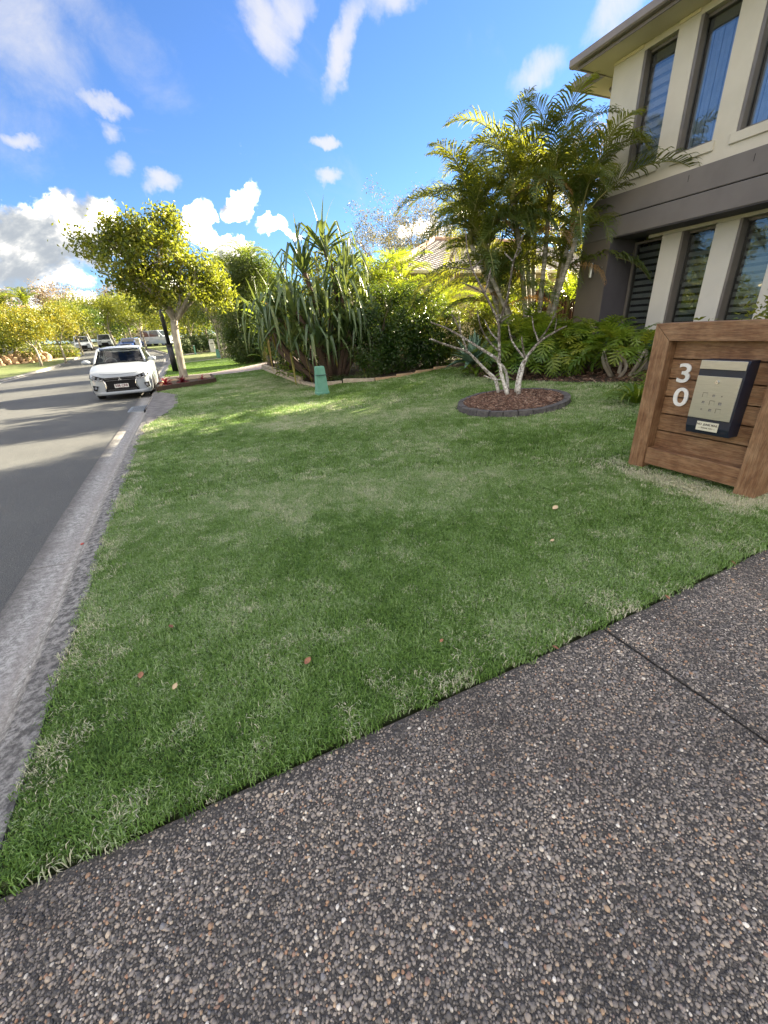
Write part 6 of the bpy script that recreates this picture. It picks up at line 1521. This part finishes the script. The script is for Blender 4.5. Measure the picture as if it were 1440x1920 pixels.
part('body', MB().grid([[(8.75+r_*math.cos(2*math.pi*k/n_), 5.92+r_*math.sin(2*math.pi*k/n_), z_) for k in range(n_+1)] for r_, z_ in prof_]), 'teal_pot', pt, smooth=True)
part('soil', MB().disc((8.75, 5.92, .91), .155), 'soil', pt)

# ------------------------------------------------------------------ agave
def agave():
    t = thing('agave', 'blue green agave rosette at the corner of the lawn', 'agave', (6.35, 8.75, .34)); ms = []
    for k in range(4):
        L = .56-.02*k; mb = MB(); rows = []; p = Vector((.03, 0, .10)); ang = R(82-19*k)
        for i in range(8):
            t_ = i/7; w = .075*(.55+.9*math.sin(math.pi*min(1, t_*.85+.1)))*(1-t_**3)*.62; nr = Vector((-math.sin(ang), 0, math.cos(ang)))
            rows.append([p+Vector((0, w, 0))+nr*w*.45, p+Vector((0, w*.5, 0))+nr*w*.1, p, p-Vector((0, w*.5, 0))+nr*w*.1, p-Vector((0, w, 0))+nr*w*.45, p-nr*.018*(1-t_), p+Vector((0, w, 0))+nr*w*.45])
            p = p+Vector((math.cos(ang), 0, math.sin(ang)))*L/7; ang -= R(4)*(k-.6)
        mb.grid(rows); ms.append(mb.mesh('leaf', 'agave_leaf', True))
    for i in range(34): inst('leaf', ms[min(3, i*4//34)], t, (0, 0, .06), (random.uniform(-.06, .06), random.uniform(-.08, .08), i*2.399), random.uniform(1.15, 1.45))
    part('stem', MB().tube([(0, 0, -.03), (0, 0, .2)], [.09, .06], 8), 'bark_dark', t, world=False)
agave()
leafy_plant('ground_cover_plant', 'low light green plant at the foot of the agave', 'plant', (6.2, 8.35, .32), [broad_leaf(.20, .10, R(50-12*k), R(60), 'philo', petiole=.08) for k in range(3)], 40, .14, .28)

# ------------------------------------------------------------------ dense shrubs and hedges
def shrub(name, label, cat, base, lobes, leaf, lm, per=60, spread=.13, group=None, up=.4, width=.5, bm_='bark_dark', stems=6, shell=.7):
    x, y = base; z = g(x, y); t = thing(name, label, cat, (x, y, z), group=group); P = []; mb = MB()
    for c, r_, n in lobes:
        cc = (x+c[0], y+c[1], z+c[2]); cl, pos = clump_positions(cc, r_, n, per, spread, shell, bottom=-1); k = pos[:, 2] > z+.03; pos = pos[k]
        P.append(leaf_cloud(pos, leaf, width=width, up=up, centre=np.array(cc), ob=.9))
        for s in range(stems): limb(mb, (cc[0]+random.uniform(-.2, .2), cc[1]+random.uniform(-.2, .2), z-.04), tuple(cl[random.randrange(len(cl))]), .025, .008, .1, 5, 5)
    V, F = merge(P); part('foliage', raw_mesh('foliage', V, F, lm), None, t); part('stems', mb, bm_, t)
    return t
shrub('dark_shrub', 'dense dark green clipped shrub right of the screw pine', 'shrub', (5.5, 11.25), [((-.55, .05, 1.10), (.75, .65, 1.10), 90), ((.35, -.1, 1.15), (.80, .65, 1.05), 95), ((1.0, -.35, 1.0), (.65, .6, 1.0), 70), ((-.1, .5, 1.5), (.9, .6, .75), 60), ((.25, -.1, .5), (1.45, .55, .55), 90)], .068, 'leaf_dark', per=85, spread=.10)
shrub('sunlit_shrub', 'sunlit yellow-green shrub topping the dark one before the tiled roof', 'shrub', (6.2, 12.6), [((-.2, 0, 1.35), (.95, .6, 1.0), 80), ((.7, -.3, 1.2), (.7, .6, .9), 50)], .08, 'leaf_mid', per=60, spread=.12)
shrub('low_shrub', 'mid green shrub between the dark shrub and the agave', 'shrub', (7.35, 10.2), [((0, 0, .7), (.65, .55, .7), 60), ((.6, -.5, .8), (.6, .5, .7), 50)], .075, 'leaf_mid', per=55, spread=.12)
shrub('tall_hedge', 'tall soft grey-green hedge mass beyond the neighbouring drive', 'hedge', (3.5, 25.4), [((-.5, 0, 2.3), (1.05, 1.0, 2.3), 130), ((.5, -.2, 2.7), (1.1, 1.0, 2.55), 150), ((1.6, -.6, 2.3), (.9, .9, 2.2), 90), ((-.1, -.3, .9), (1.5, .9, 1.0), 90), ((.4, 0, 4.6), (.9, .8, .75), 50)], .13, 'leaf_hedge', per=90, spread=.2, width=.34)
shrub('dark_shrub', 'very dark low shrub at the foot of the tall hedge', 'shrub', (4.0, 24.5), [((0, 0, 1.0), (.8, .7, 1.2), 70), ((.9, -.2, 1.2), (.8, .7, 1.4), 60), ((-1.1, .1, .8), (.8, .7, 1.1), 60)], .09, 'leaf_dark', per=55, spread=.15)
shrub('clipped_hedge', 'low flat topped clipped hedge beyond the far lawns', 'hedge', (1.3, 46.0), [((-1.1, 0, .75), (.8, .7, .75), 50), ((0, 0, .75), (.8, .7, .75), 50), ((1.1, 0, .75), (.9, .7, .75), 50)], .13, 'leaf_dark', per=40, spread=.14)
shrub('hedge_edge_shrub', 'yellowish pale shrub peeping over the top of the letterbox wall', 'shrub', (5.7, 2.55), [((0, 0, .6), (.55, .5, .45), 40), ((.3, -.55, .72), (.5, .5, .5), 40), ((-.2, .35, .55), (.4, .4, .40), 24)], .07, 'leaf_mid', per=40, spread=.10)
shrub('low_shrub', 'dark shrub behind the screw pine stems', 'shrub', (4.3, 13.6), [((0, 0, 1.1), (.9, .8, 1.2), 70), ((-.9, 1.0, .9), (.8, .8, 1.0), 50)], .09, 'leaf_dark', per=45, spread=.15)
shrub('low_shrub', 'leafy green shrub between the screw pine and the drive', 'shrub', (4.2, 18.0), [((0, 0, 1.2), (.9, 1.0, 1.3), 70), ((.4, -1.8, 1.3), (.9, 1.0, 1.3), 60)], .10, 'leaf_mid', per=45, spread=.16)

# ------------------------------------------------------------------ trees along the street and behind
tree('spreading_tree', 'dark multi stemmed tree with twisted bare lower limbs beyond the tall hedge', 'tree', (2.5, 34.3), 5.6, 1.7, (2.3, 2.2, 1.7), .16, 7000, 'leaf_mid', 'bark_pale', ncl=70, spread=.32, r0=.11, fork=5, stems=3)
tree('round_tree', 'rounded green tree behind the clipped hedge', 'tree', (.6, 50.5), 5.4, 1.6, (2.3, 2.2, 1.9), .2, 6000, 'leaf_mid', 'bark_pale', ncl=70, spread=.4, r0=.12)
tree('round_tree', 'dark green tree standing behind the white letterbox', 'tree', (3.6, 48.5), 6.0, 1.6, (2.4, 2.4, 2.3), .2, 6500, 'leaf_dark', 'bark_dark', ncl=70, spread=.4, r0=.12)
tree('round_tree', 'green tree right of the twisted tree and far behind the hedge', 'tree', (5.8, 40.0), 6.4, 1.6, (2.6, 2.4, 2.5), .2, 6500, 'leaf_mid', 'bark_dark', ncl=70, spread=.4, r0=.12)
tree('street_tree', 'small yellowing street tree nearest the left edge on the far verge', 'tree', (-10.83, 42.2), 4.3, 1.35, (2.0, 1.9, 1.5), .15, 6500, 'leaf_yellow', 'bark_pale', ncl=75, spread=.26, r0=.10, group='street trees across the road', bottom=-.7)
tree('street_tree', 'golden street tree second from the left on the far verge', 'tree', (-9.75, 44.9), 4.6, 1.4, (2.0, 1.9, 1.5), .15, 6500, 'leaf_yellow', 'bark_pale', ncl=75, spread=.26, r0=.10, group='street trees across the road', bottom=-.7)
tree('street_tree', 'green street tree third from the left before the white pickup', 'tree', (-10.5, 56.5), 4.9, 1.7, (1.9, 1.9, 1.5), .17, 5000, 'leaf_street', 'bark_pale', ncl=60, spread=.28, r0=.11, group='street trees across the road')
tree('street_tree', 'leaning pale trunked tree between the pickup and the four wheel drive', 'tree', (-10.9, 66.3), 5.2, 2.0, (2.4, 2.2, 1.7), .2, 5000, 'leaf_dark', 'bark_pale', ncl=60, spread=.35, r0=.16, lean=(-.5, 0), group='street trees at the bend')
tree('street_tree', 'green tree with leaning trunk right of the four wheel drive', 'tree', (-8.9, 70.4), 6.0, 2.3, (2.9, 2.4, 1.9), .2, 6000, 'leaf_street', 'bark_pale', ncl=60, spread=.4, r0=.18, lean=(-.6, 0), group='street trees at the bend')
tree('street_tree', 'forked pale tree at the bend above the blue sedan', 'tree', (-6.9, 71.2), 6.4, 2.4, (2.7, 2.4, 2.1), .2, 6000, 'leaf_mid', 'bark_pale', ncl=60, spread=.4, r0=.18, group='street trees at the bend')
tree('street_tree', 'slim forked tree on the verge left of the white van', 'tree', (-4.5, 59.6), 5.6, 1.9, (2.5, 2.3, 1.9), .18, 6500, 'leaf_street', 'bark_pale', ncl=70, spread=.36, r0=.12, group='street trees at the bend')
tree('street_tree', 'thin pale trunked tree right behind the blue sedan', 'tree', (-5.6, 74.0), 6.6, 2.4, (2.6, 2.4, 2.1), .22, 5000, 'leaf_mid', 'bark_pale', ncl=60, spread=.4, r0=.15, group='street trees at the bend')
for i, (x, y, h, r_, lm, lb) in enumerate(((3.0, 72, 7.5, 3.4, 'leaf_dark', 'dark backdrop tree above the white van'), (-2.5, 80, 7.6, 3.5, 'leaf_mid', 'green backdrop tree beyond the bend of the street'), (-9, 84, 7.0, 3.4, 'leaf_dark', 'dark backdrop tree over the four wheel drive'), (-15, 80, 6.6, 3.2, 'leaf_mid', 'green backdrop tree over the white pickup'),
                                          (-21, 74, 6.2, 3.2, 'leaf_dark', 'dark green backdrop tree left of the pickup'), (9, 62, 8.0, 3.4, 'leaf_mid', 'tall green backdrop tree to the right of the van'), (8.5, 48, 7.0, 3.0, 'leaf_dark', 'dark backdrop tree behind the screw pine'), (13, 40, 7.2, 3.0, 'leaf_mid', 'green tree behind the neighbouring tiled roof'))):
    tree('backdrop_tree', lb, 'tree', (x, y), h, 2.0, (r_, r_, h*.42), .3, 4200, lm, 'bark_dark', ncl=60, spread=.55, r0=.18, group='trees closing the view', bottom=-.9)
for x, y, h, r_, lb in ((-24, 122, 12, 5.5, 'tan gum tree on the skyline at the left'), (-14, 126, 11.5, 5, 'tan gum tree on the skyline above the street bend'), (-33, 118, 10, 5, 'low tan gum tree on the skyline above the golden street trees'), (-5, 118, 12, 5, 'tan gum tree on the skyline beside the main street tree')):
    tree('gum_tree', lb, 'tree', (x, y), h, 4, (r_, r_, h*.36), .42, 3600, 'leaf_tan', 'bark_euc', ncl=46, spread=.75, r0=.3, group='gum trees on the far skyline', shell=.3)
for x, y, h, r_, trh, lm, lb in ((18.6, 41, 11.6, 3.6, 5, 'leaf_euc', 'airy gum tree above the tiled roof, left one'), (22.2, 39.2, 12.2, 3.6, 5.5, 'leaf_euc', 'airy gum tree above the tiled roof, middle one'), (26, 38, 11.5, 3.6, 5, 'leaf_euc', 'airy gum tree above the tiled roof, behind the palms'), (33, 30.5, 15, 3.6, 6, 'leaf_tan', 'sun warmed gum tree against the eaves of the two storey house')):
    tree('gum_tree', lb, 'tree', (x, y), h, trh, (r_, r_, h*.30), .20, 5200, lm, 'bark_euc', ncl=75, spread=.33, r0=.2, group='gum trees behind the houses', shell=.25, width=.3)
shrub('verge_shrub', 'big rounded dark green shrub at the left edge above the boulders', 'shrub', (-13.6, 47.6), [((-1.0, 0, 2.3), (1.6, 1.4, 1.5), 70), ((.5, .5, 1.8), (1.3, 1.2, 1.4), 50), ((-2.6, .3, 2.0), (1.5, 1.2, 1.5), 50)], .17, 'leaf_mid', per=50, spread=.25)
shrub('verge_shrub', 'low dark shrub on the verge behind the second street tree', 'shrub', (-12.3, 52.0), [((0, 0, .55), (1.0, .8, .55), 40), ((1.4, .3, .5), (.9, .7, .5), 36)], .14, 'leaf_mid', per=40, spread=.18)

# boulder retaining wall on the left
bw = thing('boulder_wall', 'tan boulder retaining wall under the dark shrub at the left edge', 'retaining wall', (-14.5, 46, .1)); k = 0
def boulder(x, y, z, s, m='sandstone'):
    bm = bmesh.new(); bmesh.ops.create_icosphere(bm, subdivisions=2, radius=1); ph = [random.random()*6 for _ in range(3)]
    for v in bm.verts:
        c = v.co; q = 1+.22*math.sin(2.3*c.x+ph[0])*math.cos(2.1*c.y+ph[1])+.12*math.sin(5*c.z+ph[2]); v.co = Vector((c.x*s*q, c.y*s*.8*q, c.z*s*.78*q))
    me = bpy.data.meshes.new('boulder'); bm.to_mesh(me); bm.free(); me.materials.append(MATS[m]); return me
BM_ = [boulder(0, 0, 0, 1) for _ in range(4)]
for r_ in range(3):
    for i in range(14):
        x = -17.5+i*.42+.2*(r_ % 2); y = 44.3+(x+17.5)*.75+.35*r_; inst('boulder', random.choice(BM_), bw, (x+14.5, y-46, .12+.38*r_), (random.random()*3, random.random()*3, random.random()*6), random.uniform(.27, .40))
bw2 = thing('stone_planter', 'long tan stone planter wall behind the golden street tree', 'retaining wall', (-13.0, 54.2, .5))
for r_ in range(2):
    for i in range(11): inst('stone', random.choice(BM_), bw2, (-2.2+i*.42, .1*r_, .12+.36*r_), (random.random()*3, random.random()*3, random.random()*6), (random.uniform(.26, .34), .26, .24))

# ------------------------------------------------------------------ beyond the left frame: trees seen only in window reflections
for i, (x, y, lb) in enumerate(((-14.5, 20, 'street tree across the road mirrored in the windows, right'), (-14.0, 8.5, 'street tree across the road mirrored in the windows, middle'), (-24, 24, 'tall tree beside the tan house across the road'))):
    tree('street_tree', lb, 'tree', (x, y), 4.8 if i < 2 else 7.5, 1.6, (1.9, 1.9, 1.6), .18, 3200, 'leaf_street', 'bark_pale', ncl=60, spread=.3, r0=.12, group='street trees opposite the house')

# ------------------------------------------------------------------ woodland closing the view far off
def woodland():
    P = []
    for x0, x1, y0, y1, n, h in ((-95, 40, 92, 128, 150, 5.0), (12, 70, 46, 92, 90, 6.0), (-80, -26, 40, 92, 70, 5.0), (26, 90, 8, 46, 50, 6.0)):
        for i in range(n):
            c = (rng.uniform(x0, x1), rng.uniform(y0, y1)); 
            if KLS(c[1])-5 < c[0] < KBS(c[1])+4: continue
            z = g(*c); r_ = rng.uniform(2.2, 4.0); hh = h*rng.uniform(.6, 1.1); cc = (c[0], c[1], z+hh*.5)
            cl, pos = clump_positions(cc, (r_, r_, hh*.5), 14, 26, .7, .5, bottom=-1); P.append(leaf_cloud(pos, .55, up=.4, centre=np.array(cc), ob=.6))
    V, F = merge(P); o = bpy.data.objects.new('woodland', raw_mesh('woodland', V, F, 'leaf_mid')); COL.objects.link(o); o['kind'] = 'stuff'
woodland()
